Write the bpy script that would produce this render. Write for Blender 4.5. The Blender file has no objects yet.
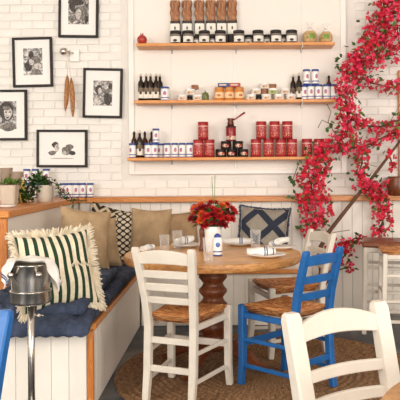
import bpy, math, random
from mathutils import Vector, Matrix
random.seed(7)
scene = bpy.context.scene
col = scene.collection
PI = math.pi

# ------------------------------------------------------------------ camera
F, CX, CY, H = 664.0, 228.0, 170.0, 1.25          # focal length and principal point in 400 px frame, eye height
ROLL = math.radians(0.4)
cd = bpy.data.cameras.new('camera')
cd.sensor_width = 36.0; cd.sensor_fit = 'HORIZONTAL'
cd.lens = F / 400.0 * 36.0
cd.shift_x = -(CX - 200) / 400.0
cd.shift_y = -(200 - CY) / 400.0
cd.clip_start = 0.05
cam = bpy.data.objects.new('camera', cd); col.objects.link(cam)
cam.matrix_world = Matrix.Translation((0, 0, H)) @ Matrix.Rotation(PI / 2, 4, 'X') @ Matrix.Rotation(-ROLL, 4, 'Z')
scene.camera = cam

# ------------------------------------------------------------------ world, lights, exposure
w = bpy.data.worlds.new('world'); scene.world = w; w.use_nodes = True
bg = w.node_tree.nodes['Background']
bg.inputs[0].default_value = (1.0, 0.95, 0.90, 1); bg.inputs[1].default_value = 1.0

def area(name, loc, target, sx, sy, power, color):
    l = bpy.data.lights.new(name, 'AREA'); l.shape = 'RECTANGLE'; l.size = sx; l.size_y = sy
    l.energy = power; l.color = color
    o = bpy.data.objects.new(name, l); col.objects.link(o); o.location = loc
    o.rotation_euler = (Vector(target) - Vector(loc)).to_track_quat('-Z', 'Y').to_euler()
    return o
area('window_daylight', (-4.1, -0.6, 2.75), (0.0, 5.0, 1.2), 2.4, 1.8, 210, (1.0, 0.96, 0.91))
area('shopfront_daylight', (1.6, -5.0, 2.1), (0.0, 5.0, 1.2), 5.0, 2.8, 430, (1.0, 0.94, 0.88))
area('right_fill_light', (3.3, 1.6, 1.9), (-1.0, 4.4, .8), 1.8, 1.5, 60, (1.0, 0.94, 0.88))  # added fill lamp brightening the right-facing half wall and bench sides, no window there
vs = scene.view_settings
vs.view_transform = 'Standard'; vs.look = 'None'; vs.gamma = 1.0; vs.use_curve_mapping = False
vs.exposure = -0.06

# ------------------------------------------------------------------ helpers
def P(x, y, D):
    u, v = (x - CX) * D / F, (CY - y) * D / F
    return Vector((math.cos(ROLL) * u + math.sin(ROLL) * v, D, H - math.sin(ROLL) * u + math.cos(ROLL) * v))
def PX(x, z, D):
    """X of pixel column x at distance D and height z"""
    u = (x - CX) * D / F
    v = (z - H + math.sin(ROLL) * u) / math.cos(ROLL)
    return math.cos(ROLL) * u + math.sin(ROLL) * v
def lin(c):
    return tuple(((v / 255) / 12.92 if v / 255 <= 0.04045 else ((v / 255 + 0.055) / 1.055) ** 2.4) for v in c) + (1,)

class MB:
    def __init__(s): s.v = []; s.f = []; s.sm = []
    def add(s, vs_, fs, smooth=False):
        o = len(s.v); s.v += [Vector(p) for p in vs_]
        for f in fs: s.f.append(tuple(i + o for i in f)); s.sm.append(smooth)
        return s
    def box(s, c, size, rz=0, ch=0.0):
        x, y, z = size[0] / 2, size[1] / 2, size[2] / 2
        R = Matrix.Rotation(rz, 3, 'Z'); c = Vector(c)
        if ch <= 0:
            vs_ = [Vector((a * x, b * y, d * z)) for d in (-1, 1) for b in (-1, 1) for a in (-1, 1)]
            fs = [(0, 2, 3, 1), (4, 5, 7, 6), (0, 1, 5, 4), (2, 6, 7, 3), (0, 4, 6, 2), (1, 3, 7, 5)]
        else:
            ch = min(ch, x * .9, y * .9, z * .9); vs_ = []; idx = {}
            for a in (-1, 1):
                for b in (-1, 1):
                    for d in (-1, 1):
                        for k in range(3):
                            p = [a * (x - ch), b * (y - ch), d * (z - ch)]; p[k] = (a * x, b * y, d * z)[k]
                            idx[(a, b, d, k)] = len(vs_); vs_.append(Vector(p))
            fs = []
            for k in range(3):
                for sg in (-1, 1):
                    o = [i for i in range(3) if i != k]; q = []
                    for (p0, p1) in ((-1, -1), (1, -1), (1, 1), (-1, 1)):
                        t = [0, 0, 0]; t[k] = sg; t[o[0]] = p0; t[o[1]] = p1; q.append(idx[(t[0], t[1], t[2], k)])
                    fs.append(tuple(q))
            for k in range(3):                      # edges
                o = [i for i in range(3) if i != k]
                for p0 in (-1, 1):
                    for p1 in (-1, 1):
                        t = [0, 0, 0]; t[o[0]] = p0; t[o[1]] = p1
                        a = t[:]; a[k] = -1; b = t[:]; b[k] = 1
                        fs.append((idx[(*a, o[0])], idx[(*b, o[0])], idx[(*b, o[1])], idx[(*a, o[1])]))
            for a in (-1, 1):
                for b in (-1, 1):
                    for d in (-1, 1): fs.append((idx[(a, b, d, 0)], idx[(a, b, d, 1)], idx[(a, b, d, 2)]))
        return s.add([c + R @ p for p in vs_], fs)
    def lathe(s, prof, n=20, c=(0, 0, 0), smooth=True, caps=True):
        c = Vector(c); vs_ = []; fs = []
        for (r, z) in prof:
            for i in range(n):
                a = 2 * PI * i / n; vs_.append(c + Vector((r * math.cos(a), r * math.sin(a), z)))
        for j in range(len(prof) - 1):
            for i in range(n):
                k = (i + 1) % n; fs.append((j * n + i, j * n + k, (j + 1) * n + k, (j + 1) * n + i))
        if caps:
            if prof[0][0] > 1e-5: fs.append(tuple(range(n - 1, -1, -1)))
            if prof[-1][0] > 1e-5: fs.append(tuple((len(prof) - 1) * n + i for i in range(n)))
        return s.add(vs_, fs, smooth)
    def tube(s, pts, rad, n=8):
        pts = [Vector(p) for p in pts]
        if not hasattr(rad, '__len__'): rad = [rad] * len(pts)
        vs_ = []; fs = []; prev = None
        for i, p in enumerate(pts):
            t = (pts[min(i + 1, len(pts) - 1)] - pts[max(i - 1, 0)]).normalized()
            if prev is None: prev = t.orthogonal().normalized()
            sd = (prev - t * prev.dot(t)).normalized(); prev = sd; up = t.cross(sd)
            for k in range(n):
                a = 2 * PI * k / n; vs_.append(p + (sd * math.cos(a) + up * math.sin(a)) * rad[i])
        for j in range(len(pts) - 1):
            for i in range(n):
                k = (i + 1) % n; fs.append((j * n + i, j * n + k, (j + 1) * n + k, (j + 1) * n + i))
        fs.append(tuple(range(n - 1, -1, -1))); fs.append(tuple((len(pts) - 1) * n + i for i in range(n)))
        return s.add(vs_, fs, True)
    def sweep(s, pts, sizes, side=(1, 0, 0), ch=0.15):
        """chamfered rectangle swept along pts; sizes = (width along side, depth)"""
        pts = [Vector(p) for p in pts]; vs_ = []; fs = []; n = 8
        for i, p in enumerate(pts):
            t = (pts[min(i + 1, len(pts) - 1)] - pts[max(i - 1, 0)]).normalized()
            sd = Vector(side); sd = (sd - t * sd.dot(t)).normalized(); up = t.cross(sd)
            a, b = sizes[i][0] / 2, sizes[i][1] / 2; c = min(a, b) * 2 * ch
            for (x, y) in ((-a + c, -b), (a - c, -b), (a, -b + c), (a, b - c), (a - c, b), (-a + c, b), (-a, b - c), (-a, -b + c)):
                vs_.append(p + sd * x + up * y)
        for j in range(len(pts) - 1):
            for i in range(n):
                k = (i + 1) % n; fs.append((j * n + i, j * n + k, (j + 1) * n + k, (j + 1) * n + i))
        fs.append(tuple(range(n - 1, -1, -1))); fs.append(tuple((len(pts) - 1) * n + i for i in range(n)))
        return s.add(vs_, fs)
    def grid(s, fn, nu, nv, smooth=True, flip=False):
        vs_ = [fn(i / nu, j / nv) for j in range(nv + 1) for i in range(nu + 1)]; W = nu + 1
        fs = [(j * W + i, j * W + i + 1, (j + 1) * W + i + 1, (j + 1) * W + i) for j in range(nv) for i in range(nu)]
        if flip: fs = [f[::-1] for f in fs]
        return s.add(vs_, fs, smooth)
    def prism(s, poly, z0, z1, smooth=False):
        n = len(poly)
        vs_ = [(x, y, z0) for x, y in poly] + [(x, y, z1) for x, y in poly]
        fs = [tuple(range(n - 1, -1, -1)), tuple(range(n, 2 * n))] + [(i, (i + 1) % n, n + (i + 1) % n, n + i) for i in range(n)]
        return s.add(vs_, fs, smooth)
    def xf(s, M):
        s.v = [M @ p for p in s.v]; return s
    def mesh(s, name, mat):
        me = bpy.data.meshes.new(name); me.from_pydata([tuple(p) for p in s.v], [], s.f)
        me.polygons.foreach_set('use_smooth', s.sm); me.materials.append(mat); me.update()
        return me

def link(name, data, parent=None, loc=(0, 0, 0), rot=(0, 0, 0)):
    o = bpy.data.objects.new(name, data); col.objects.link(o)
    o.location = loc; o.rotation_euler = rot
    if parent is not None: o.parent = parent
    return o
def part(name, mb, mat, parent, loc=(0, 0, 0), rot=(0, 0, 0), label=None, kind=None):
    o = link(name, mb.mesh(name, mat), parent, loc, rot)
    if label: o['label'] = label
    if kind: o['kind'] = kind
    return o
def tag(o, label, cat, group=None, kind=None):
    o['label'] = label; o['category'] = cat
    if group: o['group'] = group
    if kind: o['kind'] = kind
    return o
def thing(name, label, cat, loc=(0, 0, 0), rz=0, group=None, rot=None):
    return tag(link(name, None, None, loc, rot if rot else (0, 0, rz)), label, cat, group)
def struct(name, mb, mat, label, cat):
    o = link(name, mb.mesh(name, mat)); o['kind'] = 'structure'; o['label'] = label; o['category'] = cat
    return o
ORD = ['leftmost', 'second', 'third', 'fourth', 'fifth', 'sixth', 'seventh', 'eighth', 'ninth', 'tenth']
def nth(i): return ORD[i] if i == 0 else ORD[i] + ' from left'

# ------------------------------------------------------------------ materials
def newmat(name):
    m = bpy.data.materials.new(name); m.use_nodes = True
    nt = m.node_tree; return m, nt, nt.nodes['Principled BSDF']
def N(nt, t, **kw):
    n = nt.nodes.new(t)
    for k, v in kw.items(): setattr(n, k, v)
    return n
def M1(nt, op, a, b=None):
    n = N(nt, 'ShaderNodeMath', operation=op)
    for i, q in enumerate((a, b)):
        if q is None: continue
        if isinstance(q, (int, float)): n.inputs[i].default_value = q
        else: nt.links.new(q, n.inputs[i])
    return n.outputs[0]
def mixc(nt, fac, a, b):
    n = N(nt, 'ShaderNodeMix', data_type='RGBA')
    for i, q in ((0, fac), (6, a), (7, b)):
        if isinstance(q, tuple): n.inputs[i].default_value = q
        elif isinstance(q, (int, float)): n.inputs[i].default_value = q
        else: nt.links.new(q, n.inputs[i])
    return n.outputs[2]
def coords(nt, scale=(1, 1, 1), kind='Object', loc=(0, 0, 0)):
    tc = N(nt, 'ShaderNodeTexCoord'); mp = N(nt, 'ShaderNodeMapping')
    mp.inputs['Scale'].default_value = scale; mp.inputs['Location'].default_value = loc
    nt.links.new(tc.outputs[kind], mp.inputs[0]); return mp.outputs[0]
def noise(nt, vec, scale, detail=3, rough=.55, dist=0):
    n = N(nt, 'ShaderNodeTexNoise'); n.inputs['Scale'].default_value = scale; n.inputs['Detail'].default_value = detail
    n.inputs['Roughness'].default_value = rough; n.inputs['Distortion'].default_value = dist
    nt.links.new(vec, n.inputs['Vector']); return n.outputs['Fac']
def ramp(nt, fac, stops, const=False):
    r = N(nt, 'ShaderNodeValToRGB'); cr = r.color_ramp
    if const: cr.interpolation = 'CONSTANT'
    while len(cr.elements) < len(stops): cr.elements.new(0.5)
    for e, (p, c) in zip(cr.elements, stops): e.position = p; e.color = c
    nt.links.new(fac, r.inputs[0]); return r.outputs[0]
def bump(nt, b, h, strength=.3, dist=.01):
    n = N(nt, 'ShaderNodeBump'); n.inputs['Strength'].default_value = strength; n.inputs['Distance'].default_value = dist
    nt.links.new(h, n.inputs['Height']); nt.links.new(n.outputs[0], b.inputs['Normal'])
def plain(name, c, rough=.5, metal=0, var=.08, vscale=6, bmp=0, bscale=60, c2=None, objvar=0, kind='Object'):
    """base colour with soft noise variation, optional fine relief, optional variation per object"""
    m, nt, b = newmat(name); v = coords(nt, kind=kind)
    a = lin(c); d = lin(c2) if c2 else tuple(x * (1 - var) for x in a[:3]) + (1,)
    out = ramp(nt, noise(nt, v, vscale, 4), [(.35, d), (.65, a)])
    if objvar:
        oi = N(nt, 'ShaderNodeObjectInfo'); hs = N(nt, 'ShaderNodeHueSaturation')
        k = M1(nt, 'ADD', M1(nt, 'MULTIPLY', oi.outputs['Random'], objvar), 1 - objvar / 2)
        nt.links.new(k, hs.inputs['Value']); nt.links.new(out, hs.inputs['Color']); out = hs.outputs[0]
    nt.links.new(out, b.inputs['Base Color'])
    b.inputs['Roughness'].default_value = rough; b.inputs['Metallic'].default_value = metal
    if bmp: bump(nt, b, noise(nt, v, bscale, 5), bmp, .004)
    return m
def wood(name, c1, c2, c3, scale=(1, 12, 12), rough=.4, objvar=0, kind='Object', n=3.0):
    m, nt, b = newmat(name); v = coords(nt, scale, kind)
    oi = N(nt, 'ShaderNodeObjectInfo')
    va = N(nt, 'ShaderNodeVectorMath', operation='ADD'); nt.links.new(v, va.inputs[0])
    cb = N(nt, 'ShaderNodeCombineXYZ'); r10 = M1(nt, 'MULTIPLY', oi.outputs['Random'], 20.0)
    nt.links.new(r10, cb.inputs[0]); nt.links.new(r10, cb.inputs[1]); nt.links.new(cb.outputs[0], va.inputs[1])
    f = noise(nt, va.outputs[0], n, 6, .6, 1.2)
    out = ramp(nt, f, [(.25, lin(c2)), (.5, lin(c1)), (.75, lin(c3))])
    if objvar:
        hs = N(nt, 'ShaderNodeHueSaturation')
        nt.links.new(M1(nt, 'ADD', M1(nt, 'MULTIPLY', oi.outputs['Random'], objvar), 1 - objvar / 2), hs.inputs['Value'])
        nt.links.new(out, hs.inputs['Color']); out = hs.outputs[0]
    nt.links.new(out, b.inputs['Base Color']); b.inputs['Roughness'].default_value = rough
    bump(nt, b, f, .15, .003)
    return m
def bands(name, h, stops, rough=.4, emblem=None, metal=0, scr=None):
    """printed wrap: horizontal colour bands by height; emblem=(z, rx, rz, colour a, colour b) on four sides; scr=(z0,z1,colour) small lettering"""
    m, nt, b = newmat(name)
    tc = N(nt, 'ShaderNodeTexCoord'); sp = N(nt, 'ShaderNodeSeparateXYZ'); nt.links.new(tc.outputs['Object'], sp.inputs[0])
    X, Y, Z = sp.outputs
    out = ramp(nt, M1(nt, 'DIVIDE', Z, h), [(p, lin(c)) for p, c in stops], True)
    if scr:
        ang = M1(nt, 'ARCTAN2', Y, X); cb = N(nt, 'ShaderNodeCombineXYZ')
        nt.links.new(M1(nt, 'MULTIPLY', ang, 3.0), cb.inputs[0]); nt.links.new(M1(nt, 'MULTIPLY', Z, 90.0), cb.inputs[1])
        ns = noise(nt, cb.outputs[0], 1.6, 2, .5)
        for (z0, z1, c, th) in scr:
            inb = M1(nt, 'MULTIPLY', M1(nt, 'GREATER_THAN', Z, z0), M1(nt, 'LESS_THAN', Z, z1))
            out = mixc(nt, M1(nt, 'MULTIPLY', inb, M1(nt, 'GREATER_THAN', ns, th)), out, lin(c))
    if emblem:
        z0, rx, rz, ca, cb_ = emblem
        ang = M1(nt, 'ARCTAN2', X, M1(nt, 'MULTIPLY', Y, -1.0))
        e = M1(nt, 'ADD', M1(nt, 'POWER', M1(nt, 'ABSOLUTE', M1(nt, 'DIVIDE', ang, rx)), 2.0),
               M1(nt, 'POWER', M1(nt, 'ABSOLUTE', M1(nt, 'DIVIDE', M1(nt, 'SUBTRACT', Z, z0), rz)), 2.0))
        ec = ramp(nt, noise(nt, tc.outputs['Object'], 55, 2), [(0.0, lin(ca)), (.5, lin(cb_))], True)
        out = mixc(nt, M1(nt, 'LESS_THAN', e, 1.0), out, ec)
    nt.links.new(out, b.inputs['Base Color']); b.inputs['Roughness'].default_value = rough; b.inputs['Metallic'].default_value = metal
    return m
def fabric(name, c, c2, bscale=220, rough=.95, crease=.012):
    """woven cloth: soft colour drift, fine weave and wider creases"""
    m, nt, b = newmat(name); v = coords(nt)
    nt.links.new(ramp(nt, noise(nt, v, 9, 4), [(.35, lin(c2)), (.65, lin(c))]), b.inputs['Base Color']); b.inputs['Roughness'].default_value = rough
    h = M1(nt, 'ADD', M1(nt, 'MULTIPLY', noise(nt, v, bscale, 3), .12), noise(nt, v, 13, 3, .5, 1.5))
    bump(nt, b, h, .7, crease); return m

M_ = {}
M_['brick'] = plain('white_painted_brick', (243, 238, 230), .55, 0, .05, 9, .35, 45, objvar=.06)
M_['mortar'] = plain('white_painted_mortar', (236, 230, 222), .8, 0, .05, 9, .3, 60)
M_['panel'] = plain('smooth_white_panel', (243, 236, 226), .5, 0, .02, 2)
M_['trimwhite'] = plain('white_gloss_trim', (247, 242, 234), .35, 0, .02, 3)
M_['board'] = plain('white_painted_board', (244, 236, 224), .45, 0, .03, 5, .1, 40, objvar=.04)
M_['gap'] = plain('board_groove', (230, 221, 208), .8)
M_['oak'] = wood('honey_oak', (206, 130, 58), (164, 92, 38), (222, 154, 82), (3, 24, 24), .35)
M_['oakz'] = wood('honey_oak_upright', (198, 122, 56), (158, 88, 38), (214, 146, 76), (24, 24, 3), .35)
M_['shelf'] = wood('pine_shelf', (220, 146, 72), (184, 108, 48), (232, 166, 94), (2.5, 22, 22), .4)
M_['table'] = wood('table_plank', (214, 158, 94), (152, 98, 50), (234, 190, 130), (2.6, 26, 26), .3, .3)
M_['tabledge'] = wood('table_edge', (196, 138, 78), (128, 76, 38), (222, 172, 112), (5, 5, 16), .4)
M_['walnut'] = wood('reddish_turned_wood', (118, 62, 32), (74, 36, 18), (146, 84, 46), (14, 14, 4), .35)
M_['whitepaint'] = plain('chair_white_paint', (224, 214, 199), .42, 0, .06, 14, .12, 30)
M_['bluepaint'] = plain('chair_blue_paint', (32, 104, 174), .4, 0, .18, 14, .12, 30)
M_['chrome'] = plain('polished_steel', (208, 202, 194), .2, 1.0, .05, 3)
M_['steel'] = plain('dark_steel', (90, 84, 78), .35, .9)
M_['bracketgrey'] = plain('pale_metal', (170, 158, 146), .4, .3)
M_['blackframe'] = plain('dark_frame_wood', (34, 25, 20), .65, 0, .2, 20)
M_['mat'] = plain('picture_mat', (246, 242, 236), .7, 0, .01)
M_['ceramic'] = plain('white_glaze', (244, 240, 234), .18, 0, .02)
M_['linen'] = fabric('beige_linen', (186, 158, 122), (164, 136, 102))
M_['linen2'] = fabric('warm_tan_linen', (172, 142, 106), (150, 122, 90))
M_['navy'] = fabric('navy_cushion_cloth', (66, 77, 100), (40, 48, 64), 140, .95, .03)
M_['cream'] = fabric('cream_cotton', (236, 224, 200), (220, 204, 176))
M_['napkin'] = fabric('white_napkin', (246, 242, 236), (232, 226, 218), 150, .8)
M_['blue_stripe'] = plain('blue_stripe_weave', (40, 62, 120), .9)
M_['leaf'] = plain('green_leaf', (66, 104, 42), .5, 0, .3, 30, c2=(38, 68, 24))
M_['leaf2'] = plain('bright_leaf', (110, 142, 58), .5, 0, .3, 30, c2=(70, 104, 36))
M_['stem'] = plain('brown_stem', (104, 66, 42), .7, 0, .25, 25)
M_['terracotta'] = plain('terracotta', (176, 96, 58), .7, 0, .12)
M_['stone'] = plain('beige_stoneware', (204, 190, 172), .7, 0, .08, 18)
M_['blackmark'] = plain('black_print', (38, 34, 32), .7)
M_['greymark'] = plain('grey_print', (128, 122, 116), .7)
M_['amber'] = plain('amber_glass', (70, 34, 14), .12)
M_['darkglass'] = plain('dark_bottle_glass', (38, 24, 16), .12)
M_['cork'] = plain('pale_stopper', (222, 208, 190), .5)
M_['blacklid'] = plain('black_lid', (26, 19, 17), .55)
M_['string'] = plain('white_string', (236, 228, 214), .8)

def glassmat(name, base=.06, edge=.85):
    """thin clear wall: mostly see-through, whiter and shinier towards its edges"""
    m, nt, b = newmat(name)
    b.inputs['Base Color'].default_value = (.95, .95, .94, 1); b.inputs['Roughness'].default_value = .06
    tr = N(nt, 'ShaderNodeBsdfTransparent'); mx = N(nt, 'ShaderNodeMixShader'); lw = N(nt, 'ShaderNodeLayerWeight')
    lw.inputs['Blend'].default_value = .35
    f = M1(nt, 'ADD', M1(nt, 'MULTIPLY', M1(nt, 'POWER', lw.outputs['Facing'], 1.8), edge), M1(nt, 'MULTIPLY', noise(nt, coords(nt), 30), base * 2))
    nt.links.new(f, mx.inputs[0]); nt.links.new(tr.outputs[0], mx.inputs[1]); nt.links.new(b.outputs[0], mx.inputs[2])
    nt.links.new(mx.outputs[0], nt.nodes['Material Output'].inputs[0]); return m
M_['glass'] = glassmat('clear_glass')
M_['bagclear'] = glassmat('clear_wrap', .12, .5)

# floor: worn blue grey painted concrete
m, nt, b = newmat('worn_blue_grey_floor'); v = coords(nt)
c0 = ramp(nt, noise(nt, v, 2.2, 5, .65, .6), [(.36, lin((28, 38, 56))), (.5, lin((60, 66, 74))), (.68, lin((122, 118, 110)))])
nt.links.new(c0, b.inputs['Base Color']); b.inputs['Roughness'].default_value = .45; bump(nt, b, noise(nt, v, 30, 4), .1, .004)
M_['floor'] = m
# jute: braided rings
def jute(name, ca, cb, cc, ringscale):
    m, nt, b = newmat(name); tc = N(nt, 'ShaderNodeTexCoord'); sp = N(nt, 'ShaderNodeSeparateXYZ'); nt.links.new(tc.outputs['Object'], sp.inputs[0])
    r = M1(nt, 'SQRT', M1(nt, 'ADD', M1(nt, 'MULTIPLY', sp.outputs[0], sp.outputs[0]), M1(nt, 'MULTIPLY', sp.outputs[1], sp.outputs[1])))
    a = M1(nt, 'ARCTAN2', sp.outputs[1], sp.outputs[0]); cbn = N(nt, 'ShaderNodeCombineXYZ')
    nt.links.new(M1(nt, 'MULTIPLY', r, ringscale), cbn.inputs[0]); nt.links.new(M1(nt, 'MULTIPLY', a, 40.0), cbn.inputs[1])
    f = noise(nt, cbn.outputs[0], .9, 4, .6)
    nt.links.new(ramp(nt, f, [(.3, lin(ca)), (.5, lin(cb)), (.72, lin(cc))]), b.inputs['Base Color']); b.inputs['Roughness'].default_value = .9
    bump(nt, b, f, .5, .006); return m
M_['jute'] = jute('braided_jute', (74, 50, 30), (126, 92, 60), (168, 130, 90), 36)
# rush seat: cords run parallel to each edge
m, nt, b = newmat('woven_rush'); tc = N(nt, 'ShaderNodeTexCoord'); sp = N(nt, 'ShaderNodeSeparateXYZ'); nt.links.new(tc.outputs['Object'], sp.inputs[0])
ax, ay = M1(nt, 'ABSOLUTE', sp.outputs[0]), M1(nt, 'ABSOLUTE', sp.outputs[1])
mx = M1(nt, 'MAXIMUM', ax, ay); mn = M1(nt, 'MINIMUM', ax, ay); cbn = N(nt, 'ShaderNodeCombineXYZ')
nt.links.new(M1(nt, 'MULTIPLY', mx, 150.0), cbn.inputs[0]); nt.links.new(M1(nt, 'MULTIPLY', mn, 18.0), cbn.inputs[1]); nt.links.new(M1(nt, 'MULTIPLY', sp.outputs[2], 150.0), cbn.inputs[2])
f = noise(nt, cbn.outputs[0], 1.0, 3, .6)
nt.links.new(ramp(nt, f, [(.34, lin((124, 60, 26))), (.5, lin((200, 124, 64))), (.66, lin((240, 192, 132)))]), b.inputs['Base Color'])
b.inputs['Roughness'].default_value = .6; bump(nt, b, f, .5, .004); M_['rush'] = m
# striped pillow cloth (green on cream), zigzag, scale and diamond weaves
def patt(name, fn, ca, cb, noise_scale=40):
    m, nt, b = newmat(name); tc = N(nt, 'ShaderNodeTexCoord'); sp = N(nt, 'ShaderNodeSeparateXYZ'); nt.links.new(tc.outputs['Object'], sp.inputs[0])
    fac = fn(nt, sp.outputs[0], sp.outputs[1], sp.outputs[2])
    ns = noise(nt, tc.outputs['Object'], noise_scale, 3)
    a2 = ramp(nt, ns, [(.3, tuple(x * .8 for x in lin(ca)[:3]) + (1,)), (.7, lin(ca))])
    nt.links.new(mixc(nt, fac, a2, lin(cb)), b.inputs['Base Color']); b.inputs['Roughness'].default_value = .95
    bump(nt, b, noise(nt, tc.outputs['Object'], 200, 3), .3, .004); return m
def stripes(nt, x, y, z):
    return M1(nt, 'GREATER_THAN', M1(nt, 'FRACT', M1(nt, 'ADD', M1(nt, 'MULTIPLY', x, 23.0), 100.28)), .55)
M_['stripe'] = patt('green_striped_weave', stripes, (236, 222, 194), (28, 56, 36))
def zig(nt, x, y, z):
    t = M1(nt, 'ABSOLUTE', M1(nt, 'SUBTRACT', M1(nt, 'FRACT', M1(nt, 'ADD', M1(nt, 'MULTIPLY', x, 9.0), 50.0)), .5))
    return M1(nt, 'GREATER_THAN', M1(nt, 'FRACT', M1(nt, 'ADD', M1(nt, 'MULTIPLY', z, 14.0), M1(nt, 'ADD', M1(nt, 'MULTIPLY', t, 1.6), 20.0))), .5)
M_['zig'] = patt('black_zigzag_weave', zig, (214, 196, 164), (44, 38, 34))
def scale_(nt, x, y, z):
    u = M1(nt, 'SINE', M1(nt, 'MULTIPLY', x, 92.0)); q = M1(nt, 'SINE', M1(nt, 'MULTIPLY', z, 124.0))
    return M1(nt, 'GREATER_THAN', M1(nt, 'ABSOLUTE', M1(nt, 'ADD', u, q)), .75)
M_['scale'] = patt('black_scale_weave', scale_, (52, 46, 42), (218, 204, 178))
def diam(nt, x, y, z):
    a = M1(nt, 'ABSOLUTE', M1(nt, 'SUBTRACT', M1(nt, 'FRACT', M1(nt, 'ADD', M1(nt, 'ADD', M1(nt, 'MULTIPLY', x, 3.7), M1(nt, 'MULTIPLY', z, 3.7)), 20.1)), .5))
    c = M1(nt, 'ABSOLUTE', M1(nt, 'SUBTRACT', M1(nt, 'FRACT', M1(nt, 'ADD', M1(nt, 'SUBTRACT', M1(nt, 'MULTIPLY', x, 3.7), M1(nt, 'MULTIPLY', z, 3.7)), 20.3)), .5))
    return M1(nt, 'LESS_THAN', M1(nt, 'MINIMUM', a, c), .145)
M_['diam'] = patt('navy_diamond_weave', diam, (156, 146, 132), (42, 48, 62))

# ================================================================== SETTING
WALL = 5.90
flo = MB().box((0, 3.0, -.05), (9, 7.4, .1)); struct('floor', flo, M_['floor'], 'worn blue grey painted floor around the rug', 'floor')
wb = struct('wall_back', MB().box((0, WALL + .062, 1.6), (9, .1, 3.3)), M_['mortar'], 'white painted brick wall behind the shelves', 'wall')
struct('ceiling', MB().box((-.6, 2.6, 3.4), (8.2, 6.8, .1)), M_['panel'], 'plain white ceiling above the room', 'ceiling')
struct('wall_left', MB().box((-4.65, 2.6, 1.65), (.1, 6.8, 3.4)), M_['panel'], 'plain white side wall left of the view', 'wall')
struct('wall_right', MB().box((3.45, 2.6, 1.65), (.1, 6.8, 3.4)), M_['panel'], 'plain white side wall right of the view', 'wall')
# bricks one by one where the photograph shows them
PAN_X0, PAN_X1 = PX(129, 1.8, WALL), PX(346, 1.8, WALL)
PAN_Z0 = P(230, 174, WALL).z
LEDGE_Z = 1.019
bw, bh, cw, chh = .190, .064, .198, .0712
brick_me = MB().box((0, 0, 0), (bw, .014, bh), ch=.004).mesh('brick', M_['brick'])
half_me = MB().box((0, 0, 0), (bw / 2 - .004, .014, bh), ch=.004).mesh('brick', M_['brick'])
rest = MB(); nb = 0
xl, xr = PX(-6, 1.8, WALL), PX(406, 1.8, WALL)
row = 0; z = LEDGE_Z + .036
while z < 3.2:
    off = (row % 2) * cw / 2; k = -22
    while k < 23:
        x = k * cw + off + .05; k += 1
        if z + bh / 2 > PAN_Z0 and x + bw / 2 > PAN_X0 and x - bw / 2 < PAN_X1:
            # cut brick beside the panel
            if x - bw / 2 < PAN_X0 - .10: x = x - bw / 4; me = half_me
            elif x + bw / 2 > PAN_X1 + .10: x = x + bw / 4; me = half_me
            else: continue
        else: me = brick_me
        y = WALL + .0100 + random.uniform(-.0014, .0014)
        if xl < x + .07 and x - .07 < xr and z < 2.80 and nb < 298:
            o = link('brick', me, wb, (x, y, z), (random.uniform(-.006, .006), 0, random.uniform(-.006, .006))); nb += 1
        else: rest.box((x, y, z), (bw if me is brick_me else bw / 2, .014, bh))
    row += 1; z += chh
part('brick_field', rest, M_['brick'], wb, kind='stuff', label='white painted bricks further along the wall')

# smooth white panel with frame behind the shelves
pw, pcx = PAN_X1 - PAN_X0, (PAN_X0 + PAN_X1) / 2
tp = struct('trim_1', MB().box((pcx, WALL + .002, (PAN_Z0 + 3.2) / 2), (pw, .02, 3.2 - PAN_Z0)), M_['panel'], 'smooth white panel with moulded frame behind the wooden shelves', 'panel')
FY = WALL - .016
for (xa, wid) in ((PAN_X0 + .025, .05), (PAN_X1 - .025, .05)):
    part('frame_strip', MB().box((xa, FY, (PAN_Z0 + 3.2) / 2), (wid, .018, 3.2 - PAN_Z0), ch=.004), M_['trimwhite'], tp)
part('frame_strip', MB().box((pcx, FY, PAN_Z0 + .02), (pw - .1, .022, .04), ch=.004), M_['trimwhite'], tp)
part('batten', MB().box((PX(235, 1.8, WALL), WALL - .012, (PAN_Z0 + 3.2) / 2), (.018, .010, 3.2 - PAN_Z0 - .1), ch=.003), M_['trimwhite'], tp)

# beadboard under the ledge, each board a part
bx0, bx1 = -1.31, 3.0
wains = struct('wall_wainscot', MB().box(((bx0 + bx1) / 2, WALL - .006, .49), (bx1 - bx0, .034, .98)), M_['gap'], 'white vertical board panelling below the wooden ledge', 'wall')
pl_me = MB().box((0, 0, 0), (.0862, .014, .975), ch=.003).mesh('plank', M_['board'])
x = bx0 + .045
while x < bx1:
    link('plank', pl_me, wains, (x, WALL - .028, .49)); x += .089
# ledges
LT = .046
struct('trim_2', MB().box(((bx0 + 3.0) / 2, WALL - .06, LEDGE_Z - LT / 2), (3.0 - bx0, .13, LT), ch=.005), M_['oak'], 'honey oak ledge running along the brick back wall', 'ledge')
PW_X1, PW_X0, PW_Y0 = -1.325, -1.83, 3.97
struct('wall_half', MB().box(((PW_X0 + PW_X1) / 2, (PW_Y0 + WALL) / 2, .485), (PW_X1 - PW_X0, WALL - PW_Y0 - .002, .97)), M_['board'], 'white half wall behind the left bench under the oak ledge', 'wall')
struct('trim_3', MB().box(((PW_X0 + PW_X1 + .02) / 2, (PW_Y0 + WALL) / 2 - .02, LEDGE_Z - LT / 2), (PW_X1 - PW_X0 + .03, WALL - PW_Y0 + .035, LT), ch=.005), M_['oak'], 'honey oak ledge on the half wall carrying the potted plants', 'ledge')
struct('trim_4', MB().box((PW_X1 - .018, PW_Y0 - .008, .4865), (.05, .018, .973), ch=.004), M_['oakz'], 'upright oak corner strip at the end of the half wall', 'trim')
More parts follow.
